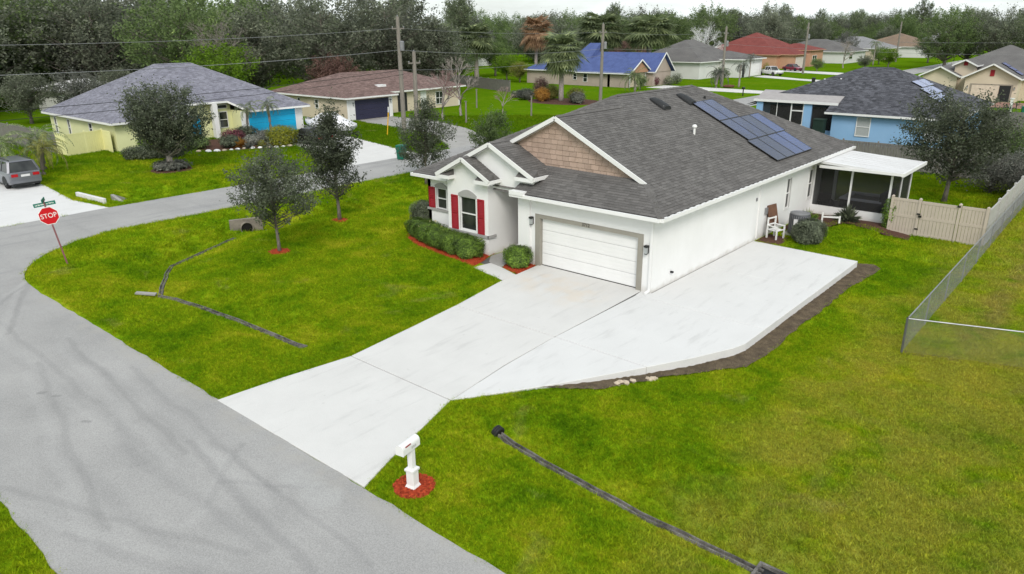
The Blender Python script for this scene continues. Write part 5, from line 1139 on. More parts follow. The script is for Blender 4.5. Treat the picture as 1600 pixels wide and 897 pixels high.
# beige two-gable house at the right edge
eh = empty('two_gable_house', (0,0,0), 'cream house with two front gables and red vents at the right edge', 'house')
ep = planes_hip(-12.8,4.5,97,114,2.9,.47)+planes_gable(-7.4,-.5,93.3,102,2.95,.54,'y')+planes_gable(-13.0,-7.9,95,104,3.0,.5,'y')+planes_gable(-9.3,-6.2,96.2,104,4.4,.5,'y')
roof(eh, ep, m_shing, False); eaves(eh, ep)
MB().box(-12.4,4.0,97.5,113,-.3,2.9).box(-7.0,-.9,94,98,-.3,2.95).box(-12.6,-8.3,95.6,98,-.3,3.0).box(-9.0,-6.5,96.8,98,-.3,4.4).build('wall', m_cream, eh)
for x0, x1, y, z, p in ((-7.0,-.9,94,2.95,4.6), (-12.6,-8.3,95.6,3.0,4.1), (-9.0,-6.5,96.8,4.4,5.05)):
    MB().extr([(x0,y,z),(x1,y,z),((x0+x1)/2,y,p)], (0,.15,0)).build('gable_wall', m_cream, eh)
mb = MB()
for xm, hw, y, zt, s_ in ((-3.95,3.45,93.3,4.81,.54), (-10.45,2.55,95,4.27,.5), (-7.75,1.55,96.2,5.17,.5)):
    for s in (-1, 1): mb.bar((xm,y-.02,zt-.07), (xm+s*hw,y-.02,zt-.07-hw*s_), .06, .18)
mb.build('rake_board', m_white, eh)
FE = Face('x', 94, -1); FE.o('gable_vent', m_red, eh, -4.25, -3.75, .01, .06, 3.2, 4.0); Face('x', 96.8, -1).o('gable_vent', m_red, eh, -8.0, -7.5, .01, .06, 4.35, 4.9)
mb = MB(); FE.box(mb, -6.3, -6.1, .01, .06, 0, 2.2); FE.box(mb, -1.6, -1.4, .01, .06, 0, 2.2); FE.box(mb, -6.1, -1.6, .01, .06, 2.05, 2.2); mb.build('door_trim', M('door_trim_tan', (.32,.28,.23)), eh)
garage_door(FE, -6.1, -2.95, .02, 2.05, M('cream_door', (.66,.57,.46)), eh, rec=-.04); FE.o('garage_bay_shade', m_dark, eh, -2.9, -1.6, .01, .03, 0, 2.05); Face('x', 97.5, -1).o('front_door', m_red, eh, -7.9, -7.1, .01, .05, 0, 2.4)  # dark sheet on the wall stands in for the open bay's shade
for u in (-6.6, -1.2): coach_lamp(eh, FE, u, 1.7)
sl3 = Vector((-1, 0, .54)).normalized(); nr3 = Vector((.54, 0, 1)).normalized()
for i in range(3): solar_panel(0, 0, 2.4, 1.0, f'pale blue solar panel on the cream house roof, {["lowest","middle","highest"][i]} of the stepped three', 'solar panels on the cream house', mat=m_solarb, base=Vector((-1.0-i*.92, 96.2+i*.5, 2.95+.54*(.5+i*.92)))+nr3*.12, slo=sl3, nrm=nr3, ax=(0, 1, 0), cells=False)
# far houses
def far_house(x0, x1, y0, y1, ze, s, rm, wm, label, wins=(), name='far_house'):
    e = empty(name, (0,0,0), label, 'house'); pl = planes_hip(x0,x1,y0,y1,ze,s); roof(e, pl, rm, False); eaves(e, pl); MB().box(x0+.6,x1-.6,y0+.6,y1-.6,-.3,ze-.04).build('wall', wm, e)
    for (ax, fx, sg, u0, u1, z0, z1) in wins: nb_window(e, Face(ax, fx, sg), u0, u1, z0, z1)
    return e
far_house(-74,-52,190,208,3.0,.34, m_shing, m_offw, 'low white house with grey roof right of the red roofed house', [('y',-52.6,1,193,196,1,2.4)])
far_house(-72,-50,216,234,3.2,.36, m_shinlt, m_cream, 'cream house with pale grey roof behind the bare tree on the far lawn', [('y',-50.6,1,220,223,1,2.4)])
far_house(-66,-44,240,262,3.2,.36, m_shintan, m_offw, 'far house with tan and grey roof beside the white gable', [('x',240.6,-1,-60,-57,1,2.4)])
far_house(-58,-38,268,290,3.4,.4, m_shinlt, m_offw, 'farthest pale roofed house left of the big dark oak')
far_house(-150,-128,120,136,3.0,.4, m_shinlt, m_offw, 'white roofed house hidden in trees left of the palms')
far_house(-128,-112,92,104,2.8,.22, m_signw, m_wood, 'white metal roofed shed behind the beige house', name='shed')
far_house(-99,-90,10,20,2.7,.26, m_signw, m_offw, 'white building glimpsed between the dark trees at the left', name='building')
far_house(-112,-98,-8,6,3.0,.35, m_shinlt, m_offw, 'pale building behind the trees at the far left edge', name='building')
far_house(-92,-76,190,206,3.2,.4, m_shinlt, m_peach, 'small house with white roof edge under the far treetops')
far_house(8,26,215,235,3.2,.36, m_shintan, m_cream, 'tan roofed house peeking over the oak at the right edge')
# ------------------------------------------------------------------ utility poles and wires
def sag(a, b_, d, n_=14): 
    a = Vector(a); b_ = Vector(b_); return [a.lerp(b_, i/n_)-Vector((0, 0, d*4*(i/n_)*(1-i/n_))) for i in range(n_+1)]
def upole(loc, h, label, lean=0.0, trans=True, rz=0.0):
    e = empty('utility_pole', loc, label, 'utility pole', rz=rz); MB().tube([(0,0,-.3),(lean*.5,0,h*.5),(lean,0,h)], [.24,.21,.17], 10).build('post', m_pole, e)
    MB().box(lean-.06,lean+.06,-.75,.75,h-1.15,h-1.02).build('crossarm', m_pole, e)
    for s in (-.7, -.0, .7): MB().lathe((lean,s,h-1.02 if s else h), [(.05,0),(.06,.06),(.03,.14),(.01,.16)], 8).build('insulator', m_grey, e)
    if trans: MB().lathe((lean+.32,.1,h-3.1), [(.02,-.02),(.22,0),(.22,.8),(.15,.88),(.02,.9)], 14).build('transformer', m_grey, e); MB().box(lean+.08,lean+.3,.05,.15,h-2.7,h-2.6).build('bracket', m_grey, e)
    return e
upole((-43.4,25.7,0), 10.8, 'tall wooden utility pole in front of the beige house', -.1)
upole((-42.8,26.9,0), 7.6, 'shorter wooden stub pole standing right behind the tall utility pole', .05, False)
upole((-43.9,61.2,0), 10.1, 'wooden utility pole with grey transformer in front of the blue roofed house', .1)
upole((-43.9,98.0,0), 9.6, 'utility pole left of the white house with grey roof', 0)
upole((-45.6,140.5,0), 10.2, 'utility pole behind the maroon car', 0)
upole((-44.5,208,0), 10.5, 'far utility pole above the pale roofs', 0, False)
upole((-43.4,-14,0), 10.6, 'utility pole beyond the left frame edge', 0, False)
P0, P1, P2, P3 = (-43.4,-14,0), (-43.5,25.7,0), (-43.8,61.2,0), (-43.9,98,0)
def wire(a, b_, z0, z1, d, r, label, off=0, mt=None):
    o = MB().tube(sag((a[0]+off,a[1],z0), (b_[0]+off,b_[1],z1), d), r, 4).build('power_line', mt or m_grey); tag(o, label, 'power line'); return o
wire(P0, P1, 8.95, 9.75, .35, .016, 'upper power line running left from the tall pole'); wire(P1, P2, 9.75, 9.1, .35, .013, 'upper power line between the two wooden poles'); wire(P2, P3, 9.1, 8.8, .4, .013, 'upper power line right of the transformer pole')
wire(P0, P1, 7.15, 7.75, .35, .02, 'thick middle cable running left from the tall pole'); wire(P1, P2, 7.75, 7.0, .5, .018, 'middle cable between the two wooden poles'); wire(P2, P3, 7.0, 6.9, .4, .016, 'middle cable right of the transformer pole')
wire(P0, P1, 4.9, 5.9, .35, .02, 'lower black cable crossing in front of the yellow house roof', .3, m_black); wire(P0, P1, 4.3, 5.5, .35, .018, 'lowest black cable crossing the yellow house roof', .5, m_black); wire(P1, P2, 5.9, 6.2, .5, .016, 'low cable crossing the empty lot')
o = MB().tube(sag((-43.9,98,8.2), (30,86,8.6), 1.0, 20), .014, 4).build('power_line', m_grey); tag(o, 'thin power line crossing in front of the dark oak at the right', 'power line')
o = MB().tube(sag((-43.9,98,6.9), (30,86,7.0), 1.0, 20), .014, 4).build('power_line', m_grey); tag(o, 'lower thin line crossing in front of the dark oak at the right', 'power line')
# ------------------------------------------------------------------ vehicles
m_tyre = M('tyre', (.016,.016,.017), None, 3, .85); m_rim = M('rim', (.32,.32,.33), None, 3, .35, metal=.6)
m_tail = M('tail_lamp', (.42,.012,.018), None, 3, .25); m_plate = M('plate', (.7,.7,.7), None, 3, .5)
def paint(name, c):
    m, n, b, o = newmat(name); b.inputs['Base Color'].default_value = (*c, 1); b.inputs['Roughness'].default_value = .32; b.inputs['Metallic'].default_value = .25; b.inputs['Coat Weight'].default_value = .5; b.inputs['Coat Roughness'].default_value = .08
    n.links.new(ramp(n, noise(n, pos(n), 2, 3), [(.3, tuple(x*.9 for x in c)), (.7, c)]), b.inputs['Base Color']); return m
def loft(stations, nseg=None):
    mb = MB(); n_ = len(stations[0]); vs = [p for s in stations for p in s]
    fs = [(i*n_+k, i*n_+(k+1) % n_, (i+1)*n_+(k+1) % n_, (i+1)*n_+k) for i in range(len(stations)-1) for k in range(n_)]
    fs += [tuple(range(n_))[::-1], tuple((len(stations)-1)*n_+k for k in range(n_))]; return mb.add(vs, fs)
def vehicle(name, loc, rz, pm, label, kind='suv', L=5.0, Wd=1.92, Ht=1.75):
    e = empty(name, loc, label, 'pickup' if kind == 'pickup' else 'suv' if kind == 'suv' else 'car', rz=rz)     # front towards +X
    hw = Wd/2; belt = {'suv': 1.08, 'sedan': .92, 'pickup': 1.12}[kind]; zb = .28
    def ring(x, zbt, ztop, w): return [(x,-w*.93,zbt),(x,-w,zbt+.18),(x,-w,ztop-.22),(x,-w*.95,ztop-.05),(x,-w*.82,ztop),(x,w*.82,ztop),(x,w*.95,ztop-.05),(x,w,ztop-.22),(x,w,zbt+.18),(x,w*.93,zbt)]
    if kind == 'suv': st = [(-L/2,.42,belt-.02,hw*.90),(-L/2+.08,.34,belt+.02,hw*.97),(-L/2+.5,.28,belt+.04,hw),(0,.27,belt+.02,hw),(L*.2,.27,belt,hw),(L*.3,.28,belt-.02,hw*.99),(L/2-.3,.3,belt-.10,hw*.95),(L/2-.05,.38,belt-.22,hw*.85),(L/2,.45,belt-.35,hw*.78)]
    elif kind == 'sedan': st = [(-L/2,.45,belt-.06,hw*.84),(-L/2+.12,.36,belt,hw*.94),(-L/2+.6,.27,belt+.03,hw),(0,.25,belt+.0,hw),(L*.22,.25,belt-.02,hw),(L/2-.5,.27,belt-.14,hw*.97),(L/2-.1,.34,belt-.28,hw*.86),(L/2,.42,belt-.36,hw*.78)]
    else: st = [(-L/2,.5,belt,hw*.95),(-L/2+.1,.42,belt+.02,hw*.98),(-.3,.36,belt+.02,hw),(L*.18,.36,belt,hw),(L*.26,.36,belt-.01,hw),(L/2-.25,.38,belt-.06,hw*.97),(L/2-.03,.45,belt-.16,hw*.9),(L/2,.5,belt-.3,hw*.86)]
    body = loft([ring(*s) for s in st]).build('body', pm, e, smooth=False); bevel(body, .03, 2)
    cab = {'suv': [(-L/2+.12,0),(-L/2+.42,1),(.55,1),(1.25,0)], 'sedan': [(-L/2+.75,0),(-.95,1),(.25,1),(1.05,0)], 'pickup': [(-.85,0),(-.72,1),(.75,1),(1.35,0)]}[kind]
    w0, w1 = hw*.93, hw*.72; zt = Ht
    def cring(x, z, w): return [(x,-w,z),(x,w,z)]
    (xa,_), (xb,_), (xc,_), (xd,_) = cab; zt2 = zt-.05
    base = [(xa,-w0,belt),(xd,-w0*.96,belt-.04),(xd,w0*.96,belt-.04),(xa,w0,belt)]; tp = [(xb,-w1,zt2),(xc,-w1,zt2),(xc,w1,zt2),(xb,w1,zt2)]
    cabo = MB().add(base+tp, [(0,1,5,4),(1,2,6,5),(2,3,7,6),(3,0,4,7),(4,5,6,7)]).build('cabin_glass', m_glass, e)
    MB().add([(xb-.06,-w1-.04,zt2-.02),(xc+.05,-w1-.04,zt2-.03),(xc+.05,w1+.04,zt2-.03),(xb-.06,w1+.04,zt2-.02),(xb,-w1*.86,zt),(xc-.12,-w1*.86,zt-.01),(xc-.12,w1*.86,zt-.01),(xb,w1*.86,zt)], [(0,1,5,4),(1,2,6,5),(2,3,7,6),(3,0,4,7),(4,5,6,7),(3,2,1,0)]).build('roof_panel', pm, e)
    pil = MB()
    xs_ = {'suv': [-.95, .12], 'sedan': [-.35], 'pickup': [.05]}[kind]
    for s in (-1, 1):
        pil.bar((xa,s*w0,belt), (xb,s*w1,zt2), .09 if kind != 'suv' else .14, .05); pil.bar((xd,s*w0*.96,belt-.04), (xc,s*w1,zt2), .07, .05)
        for x in xs_: pil.bar((x,s*(w0+.005),belt), (x,s*(w1+.005),zt2), .07, .03, up=(0,s,0))
    pil.build('pillars', pm, e)
    if kind == 'pickup':
        MB().box(-L/2+.12,-.95,-hw*.8,hw*.8,belt-.02,belt+.03).build('bed_floor', m_dark, e)
        MB().box(-L/2+.02,-.9,-hw*.98,-hw*.82,belt,belt+.06).box(-L/2+.02,-.9,hw*.82,hw*.98,belt,belt+.06).build('bed_rail', pm, e)
    wr = {'suv': .38, 'sedan': .33, 'pickup': .39}[kind]
    wx = (-L/2+.95, L/2-.95)
    for x in wx:
        for s in (-1, 1):
            w = empty('wheel', (x, s*(hw-.12), wr)); w.parent = e
            o = MB().lathe((0,0,-.12), [(wr*.62,0),(wr*.94,0),(wr,.04),(wr,.20),(wr*.94,.24),(wr*.62,.24)], 24).build('tyre', m_tyre, w, smooth=True); o.rotation_euler = (R_(90),0,0)
            o = MB().lathe((0,0,-.125), [(.05,.25*(s<0)+.0),(wr*.66,.01),(wr*.66,.24),(.05,.25)], 12).build('rim', m_rim, w); o.rotation_euler = (R_(90),0,0)
            MB().extr([(x+math.cos(R_(a))*(wr+.07), s*hw*1.002, wr+math.sin(R_(a))*(wr+.07)) for a in range(0,181,15)]+[(x-wr+.02, s*hw*1.002, wr*.75),(x+wr-.02, s*hw*1.002, wr*.75)], (0, s*.012, 0)).build('wheel_arch', m_dark, e)
    rx = -L/2
    for s in (-1, 1):
        o = MB().box(rx-.02,rx+.22,s*hw*.64-.19*(1 if s > 0 else 1),s*hw*.64+.19,belt-.26,belt-.08).build('tail_light', m_tail, e); o.scale = (1,1,1)
        MB().box(L/2-.16,L/2+.0,s*hw*.6-.16,s*hw*.6+.16,belt-.42,belt-.30).build('headlight', m_plate, e)
        MB().box(xd-.35,xd-.2,s*(hw+.02),s*(hw+.2) if s > 0 else s*(hw+.2),belt+.02,belt+.16).build('mirror', pm, e) if False else MB().box(xd-.38,xd-.24,min(s*hw,s*(hw+.2)),max(s*hw,s*(hw+.2)),belt+.0,belt+.15).build('mirror', pm, e)
        if kind == 'suv': MB().bar((xb+.1,s*w1*.9,zt+.05),(xc-.15,s*w1*.9,zt+.05),.04,.04).bar((xb+.12,s*w1*.9,zt-.02),(xb+.12,s*w1*.9,zt+.05),.04,.04).bar((xc-.17,s*w1*.9,zt-.02),(xc-.17,s*w1*.9,zt+.05),.04,.04).build('roof_rail', m_black, e)
    MB().box(rx-.025,rx+.1,-.26,.26,belt-.28,belt-.14).build('number_plate', m_plate, e)
    MB().box(rx-.06,rx+.12,-hw*.88,hw*.88,.40,.58).build('rear_bumper', pm if kind != 'pickup' else m_rim, e); MB().box(rx-.03,rx+.14,-hw*.8,hw*.8,.27,.40).build('bumper_valance', m_dark, e)
    MB().box(L/2-.1,L/2+.04,-hw*.8,hw*.8,.36,.55).build('front_bumper', m_dark, e)
    return e
vehicle('parked_suv', (-44.35,-8.42,-.012), R_(181), paint('suv_grey', (.165,.17,.195)), 'grey suv parked on the white driveway behind the stop sign', 'suv', 5.1, 1.95, 1.80)
vehicle('parked_car', (-44.0,15.1,-.012), R_(178), paint('black_paint', (.012,.010,.012)), 'black car parked by the turquoise garage door', 'sedan', 4.8, 1.85, 1.45)
vehicle('parked_pickup', (-48.9,131.2,-.012), R_(-32), paint('white_paint_car', (.75,.75,.75)), 'white pickup parked on the driveway of the red roofed house', 'pickup', 6.0, 2.0, 1.85)
vehicle('parked_car', (-51.2,149.6,-.012), R_(-25), paint('maroon_paint', (.22,.012,.04)), 'maroon car parked behind the white pickup', 'sedan', 5.0, 1.9, 1.55)
bt = empty('covered_boat', (-48.7,20.4,-.012), 'boat on a trailer under a white cover beside the turquoise garage', 'boat', rz=R_(180))
st = []
for x, w, z0, z1 in ((-3.4,.95,.5,1.05),(-2.2,1.2,.45,1.6),(-.6,1.25,.45,2.1),(.6,1.2,.45,1.95),(2.0,.95,.5,1.35),(3.2,.45,.6,1.0),(3.7,.1,.75,.9)):
    st.append([(x,-w*.55,z0),(x,-w,z0+.3),(x,-w,z0+.55),(x,-w*.45,z1-.12),(x,0,z1),(x,w*.45,z1-.12),(x,w,z0+.55),(x,w,z0+.3),(x,w*.55,z0)])
loft(st).build('cover', M('boat_cover', (.78,.78,.80), (.70,.70,.72), 1.5, .6), bt, smooth=True)
MB().bar((-3,-.6,.38),(3,-.4,.38),.08,.1).bar((-3,.6,.38),(3,.4,.38),.08,.1).bar((3,0,.38),(4.6,0,.38),.1,.1).build('trailer_frame', m_galv, bt)
for s in (-1, 1): o = MB().lathe((0,0,-.1), [(.12,0),(.30,0),(.31,.2),(.12,.2)], 18).build('wheel', m_tyre, bt); o.rotation_euler = (R_(90),0,0); o.location = (-.6,s*1.05,.31)
MB().tube([(-3.45,0,.5),(-3.55,0,2.6)], .04, 6).build('mast_post', m_white, bt)
# bins, stakes, small things
def bin_(loc, mat, label, h=1.08, rz=0):
    e = empty('wheeled_bin', loc, label, 'bin', rz=rz)
    MB().add([(-.25,-.28,.08),(.25,-.28,.08),(.25,.28,.08),(-.25,.28,.08),(-.31,-.36,h),(.31,-.36,h),(.31,.36,h),(-.31,.36,h)], [(0,3,2,1),(4,5,6,7),(0,1,5,4),(1,2,6,5),(2,3,7,6),(3,0,4,7)]).build('body', mat, e)
    MB().add([(-.33,-.38,h),(.33,-.38,h),(.33,.40,h),(-.33,.40,h),(-.28,-.3,h+.08),(.28,-.3,h+.08),(.28,.36,h+.06),(-.28,.36,h+.06)], [(0,3,2,1),(4,5,6,7),(0,1,5,4),(1,2,6,5),(2,3,7,6),(3,0,4,7)]).build('lid', mat, e)
    for s in (-1, 1): o = MB().lathe((0,0,-.03), [(.02,0),(.11,0),(.11,.06),(.02,.06)], 14).build('wheel', m_tyre, e); o.rotation_euler = (0,R_(90),0); o.location = (s*.26,.33,.11)
    return e
m_gbin = M('green_bin', (.008,.13,.085), None, 3, .5)
bin_((-30.9,14.4,-.04), m_gbin, 'green wheeled bin behind the young oak by the street', 1.1, .4)
bin_((-32.6,26.9,-.04), m_dark, 'black wheeled bin on the lawn behind the brown shake gable', 1.0, .9)
bin_((-33.0,111.0,-.04), m_dark, 'black wheeled bin at the kerb right of the white pickup', 1.1, .3)
bin_((2.4,76.0,-.04), m_gbin, 'green wheeled bin at the right frame edge', 1.1, .3)
def mailbox_far(loc, label, mat=m_black):
    e = empty('mailbox', loc, label, 'mailbox'); MB().box(-.06,.06,-.06,.06,0,1.05).build('post', mat, e); MB().extr([(-.14,-.3,1.0),(.14,-.3,1.0),(.14,-.3,1.2),(.07,-.3,1.3),(-.07,-.3,1.3),(-.14,-.3,1.2)], (0,.6,0)).build('box', mat, e)
mailbox_far((-33.2,82.6,-.04), 'black mailbox by the street in front of the white house with grey roof')
e = empty('marker_stake', (-42.6,22.8,-.04), 'thin yellow marker stake on the lawn before the navy garage door', 'stake'); MB().tube([(0,0,0),(.25,.1,2.2)], .05, 6).build('rod', M('yellow_stake', (.75,.42,.02)), e); MB().tube([(.25,.1,2.2),(.27,.11,2.7)], .055, 6).build('tip', m_signw, e)
e = empty('white_post', (1.1,75.5,-.04), 'white post standing on the lawn of the cream two-gable house', 'post'); MB().box(-.12,.12,-.12,.12,0,1.9).build('shaft', m_signw, e); MB().box(-.2,.2,-.2,.2,1.9,2.0).build('cap', m_signw, e)
for x, y, lb in ((-53.4,46.9,'thin grey post on the lot lawn right of the beige house'), (-43.2,34.4,'slim wooden post near the bare tree on the lot'), (-41.5,43.5,'slim grey post on the lot lawn left of the palm bed')):
    e = empty('lawn_post', (x,y,-.05), lb, 'post'); MB().tube([(0,0,0),(.03,0,2.3)], [.10,.08], 7).build('shaft', m_pole, e); MB().box(-.09,.12,-.1,.1,2.3,2.36).build('cap', m_pole, e)
e = empty('brown_stump', (-41.9,96.0,-.05), 'reddish log pile on the lawn of the white house', 'log pile')
for i in range(4): MB().tube([(-.7+.1*i,i*.3,.2+.1*(i % 2)),(.7,i*.35,.22)], .18, 7).build('log', M('log', (.16,.07,.05)), e)
# ------------------------------------------------------------------ trees
yo = tree_meshes('young_oak_a', 3, 4.75, 1.35, 2.05, 250, 60, .115, .085, .42, (-.35,.1), 'egg', 6)
put_tree('young_oak', yo, (-16.22,-5.94,HZ(-16.2,-5.9)), 'young oak in a red mulch ring nearest the stop sign', L_oak)
yo2 = tree_meshes('young_oak_b', 8, 6.05, 1.35, 2.15, 300, 60, .12, .10, .44, (-.1,-.05), 'cone', 6)
put_tree('young_oak', yo2, (-18.9,-.52,HZ(-18.9,-.5)), 'tallest young oak on the front lawn in a small mulch ring', L_oak)
yo3 = tree_meshes('young_oak_c', 12, 5.7, .9, 2.2, 250, 60, .12, .09, .44, (.1,.1), 'cone', 6)
put_tree('young_oak', yo3, (-23.4,10.0,HZ(-23.4,10)), 'young oak beside the street at the left corner of the white house', L_oak)
yo4 = tree_meshes('young_oak_d', 14, 4.2, .6, 1.7, 150, 60, .13, .07, .44, (.2,0), 'egg', 5)
put_tree('young_oak', yo4, (-24.2,17.4,HZ(-24.2,17.4)), 'loose low young oak showing above the small front gable', L_oakg)
ok1 = tree_meshes('yard_oak', 21, 6.1, 1.3, 3.05, 460, 70, .155, .27, .50, (-.3,-.1), 'dome', 7)
put_tree('yard_oak', ok1, (-40.98,.79,-.04), 'broad dark oak in a ring of rocks before the yellow house', L_oak, bark=m_barkp)
bed('mulch_ring', circ(-40.98,.79,1.5,1.5), m_mulchb, 'brown planted ring around the oak before the yellow house', 'mulch ring', .12)
shrub('ring_plants', (-41,.79,.05), 1.35, 1.35, .6, 1500, .26, L_grey, 'low pale bromeliads ringing the oak trunk before the yellow house', None, False, 41, 'plants', stems=False)
rt1 = tree_meshes('back_oak', 33, 6.4, 1.5, 3.2, 360, 66, .145, .14, .56, (.3,.2), 'dome', 7)
put_tree('back_yard_oak', rt1, (5.0,25.0,-.1), 'grey-green oak in the fenced back yard right of the porch', L_oak)
sb_ = tree_meshes('back_bush', 35, 3.2, .2, 2.6, 240, 50, .14, .07, .5, (0,0), 'dome', 6)
put_tree('back_yard_bush', sb_, (6.6,29.5,-.1), 'wide grey bush in the back yard against the vinyl fence', L_grey, sc=.85, cat='bush')
put_tree('back_yard_bush', sb_, (7.6,36.5,-.1), 'green bushy tree at the far end of the vinyl fence', L_oakg, sc=1.15, rz=1.3, cat='bush')
put_tree('back_yard_bush', sb_, (4.0,39.5,-.1), 'green bush between the blue house and the vinyl fence', L_oakg, sc=.8, rz=2.2, cat='bush')
# front garden of the yellow house
bed('garden_bed', [(-47.5,6.6),(-46.0,8.0),(-44.9,10.0),(-44.0,12.0),(-43.9,13.1),(-45,13.4),(-52.6,13.4),(-54.2,10),(-52.4,8.0),(-50.5,6.5)], m_mulchb, 'dark planted bed in front of the yellow house', 'garden bed', .08)
shrub('hedge_mound', (-47.3,2.4,0), 2.3, 1.0, 1.0, 6500, .15, L_oak, 'long low dark hedge left of the yard oak', None, True, 42, 'hedge', rz=R_(60))
shrub('lime_shrub', (-50.3,3.2,0), .9, .8, 1.6, 1400, .16, L_lime, 'yellow-green shrub at the corner of the yellow house', None, False, 43)
shrub('yellow_bush', (-45.0,12.8,0), 1.25, 1.25, 1.7, 5200, .15, L_yel, 'round golden-green bush by the black car', None, True, 44, 'bush')
gd = [(-47.5,9.2,1.0,1.1,L_oak,'dark bush right of the yard oak under the yellow house column'), (-49.5,10.6,1.1,1.3,L_maroon,'dark red-green bush below the yellow house window'), (-47.3,11.3,.9,.9,L_grey,'greyish low shrub in the yellow house bed'), (-50.4,12.4,1.2,1.4,L_oak,'dark shrub by the turquoise garage corner'), (-48.2,12.9,.8,1.1,L_grey,'grey-green shrub left of the golden bush'), (-49.2,7.0,1.2,1.2,L_oakg,'green shrub behind the yard oak by the turquoise door')]
for i, (x, y, r0, h0, lm, lb) in enumerate(gd): shrub('garden_shrub', (x,y,0), r0, r0, h0, 1900, .2, lm, lb, 'shrubs in the yellow house bed', False, 50+i)
spiky('croton_plant', (-46.6,9.6,0), 1.0, 60, L_orange, 'orange spiky plant beside the yellow house column', 60, w=.09); spiky('agave_plant', (-45.4,11.0,0), .8, 50, L_palmy, 'yellow striped agave among the white stones', 61, w=.09); spiky('agave_plant', (-45.7,9.9,0), .8, 50, L_grey, 'grey-green agave among the white stones', 62, w=.09)
for i in range(13):
    t = i/12; x, y = (-47.4+3.3*t**.8+.25*math.sin(t*9), 6.2+t*6.6); s = rng.uniform(.16, .3)
    bmx = bmesh.new(); bmesh.ops.create_icosphere(bmx, subdivisions=2, radius=s)
    for v in bmx.verts: v.co = Vector((v.co.x*1.3, v.co.y*rng.uniform(.95,1.1), v.co.z*.6))
    me_ = bpy.data.meshes.new('border_stone'); bmx.to_mesh(me_); bmx.free(); o = meshobj('border_stone', me_, m_signw if i % 3 else m_rock); o.location = (x,y,.03); tag(o, 'pale border stone edging the yellow house bed', 'stone', 'border stones of the yellow house bed')
q1 = palm_meshes('queen_palm', 5, 3.0, .11, 15, 1.9, 1.9, 1.1, .035, .42, 15); q2 = palm_meshes('pygmy_palm', 6, 1.5, .10, 24, 1.9, 1.7, 1.2, .03, .34, 16); q3 = palm_meshes('coconut_palm', 9, 6.0, .14, 18, 3.0, 1.8, 1.0, .05, .7, 15)
sab = palm_meshes('sabal', 10, 5.4, .22, 80, 2.2, .9, 1.5, .10, 1.5, 0, True, 1.05); sab2 = palm_meshes('sabal_b', 13, 6.6, .22, 84, 2.3, .9, 1.5, .11, 1.6, 0, True, 1.05)
put_tree('palm_tree', q1, (-51.0,13.0,0), 'left of the two slim palms by the turquoise garage', L_palm, 'palms by the turquoise garage', 0, .95, 'palm'); put_tree('palm_tree', q1, (-50.6,15.2,0), 'right of the two slim palms in front of the turquoise garage door', L_palm, 'palms by the turquoise garage', 2, 1.0, 'palm')
put_tree('palm_tree', q2, (-46.3,-6.0,0), 'yellowing pygmy palm right behind the grey suv', L_palmy, None, 0, 1.25, 'palm'); put_tree('palm_tree', q2, (-46.5,-8.6,0), 'green palm behind the grey suv at the left edge', L_palm, None, 1, 1.6, 'palm'); put_tree('palm_tree', q2, (-48.6,-5.2,0), 'second green palm between the suv and the grey fence', L_palm, None, 2, 1.5, 'palm')
# background trees (prototypes shared by copies)
bo1 = tree_meshes('big_oak_a', 101, 12.5, 2.2, 6.6, 330, 46, .36, .40, 1.15, (0,0), 'dome', 8); bo2 = tree_meshes('big_oak_b', 102, 11.0, 1.6, 5.4, 290, 46, .34, .34, 1.05, (.6,.2), 'egg', 8); bo3 = tree_meshes('big_oak_c', 103, 9.0, 1.0, 5.2, 280, 44, .30, .30, 1.0, (0,.4), 'dome', 8)
pi1 = tree_meshes('pine_a', 111, 15.5, 8.5, 3.0, 120, 44, .32, .22, .72, (.4,.2), 'round', 7, rmin=.3); pi2 = tree_meshes('pine_b', 112, 14.0, 6.0, 2.7, 110, 44, .32, .20, .7, (-.4,.2), 'round', 7, rmin=.3)
ba1 = bare_meshes('bare_tree_a', 121, 6.0, .16, 5, .42, 4); ba2 = bare_meshes('bare_tree_b', 122, 9.0, .15, 6, .5, 4)
for m_ in (ba1, ba2):
    for me_ in m_: me_.materials.append(m_barkp)
def put_bare(meshes, loc, label, sc=1.0, rz=0.0, tw=None):
    e = empty('bare_tree', loc, label, 'tree', rz=rz); e.scale = (sc,)*3
    for nm, me_ in (('trunk', meshes[0]), ('twigs', meshes[1])):
        o = lk(bpy.data.objects.new(nm, me_)); o.parent = e
        if tw and nm == 'twigs': o.material_slots[0].link = 'OBJECT'; o.material_slots[0].material = tw
ORD = ['leftmost','second','third','fourth','fifth','sixth','seventh','eighth','ninth','tenth','eleventh','twelfth','thirteenth']
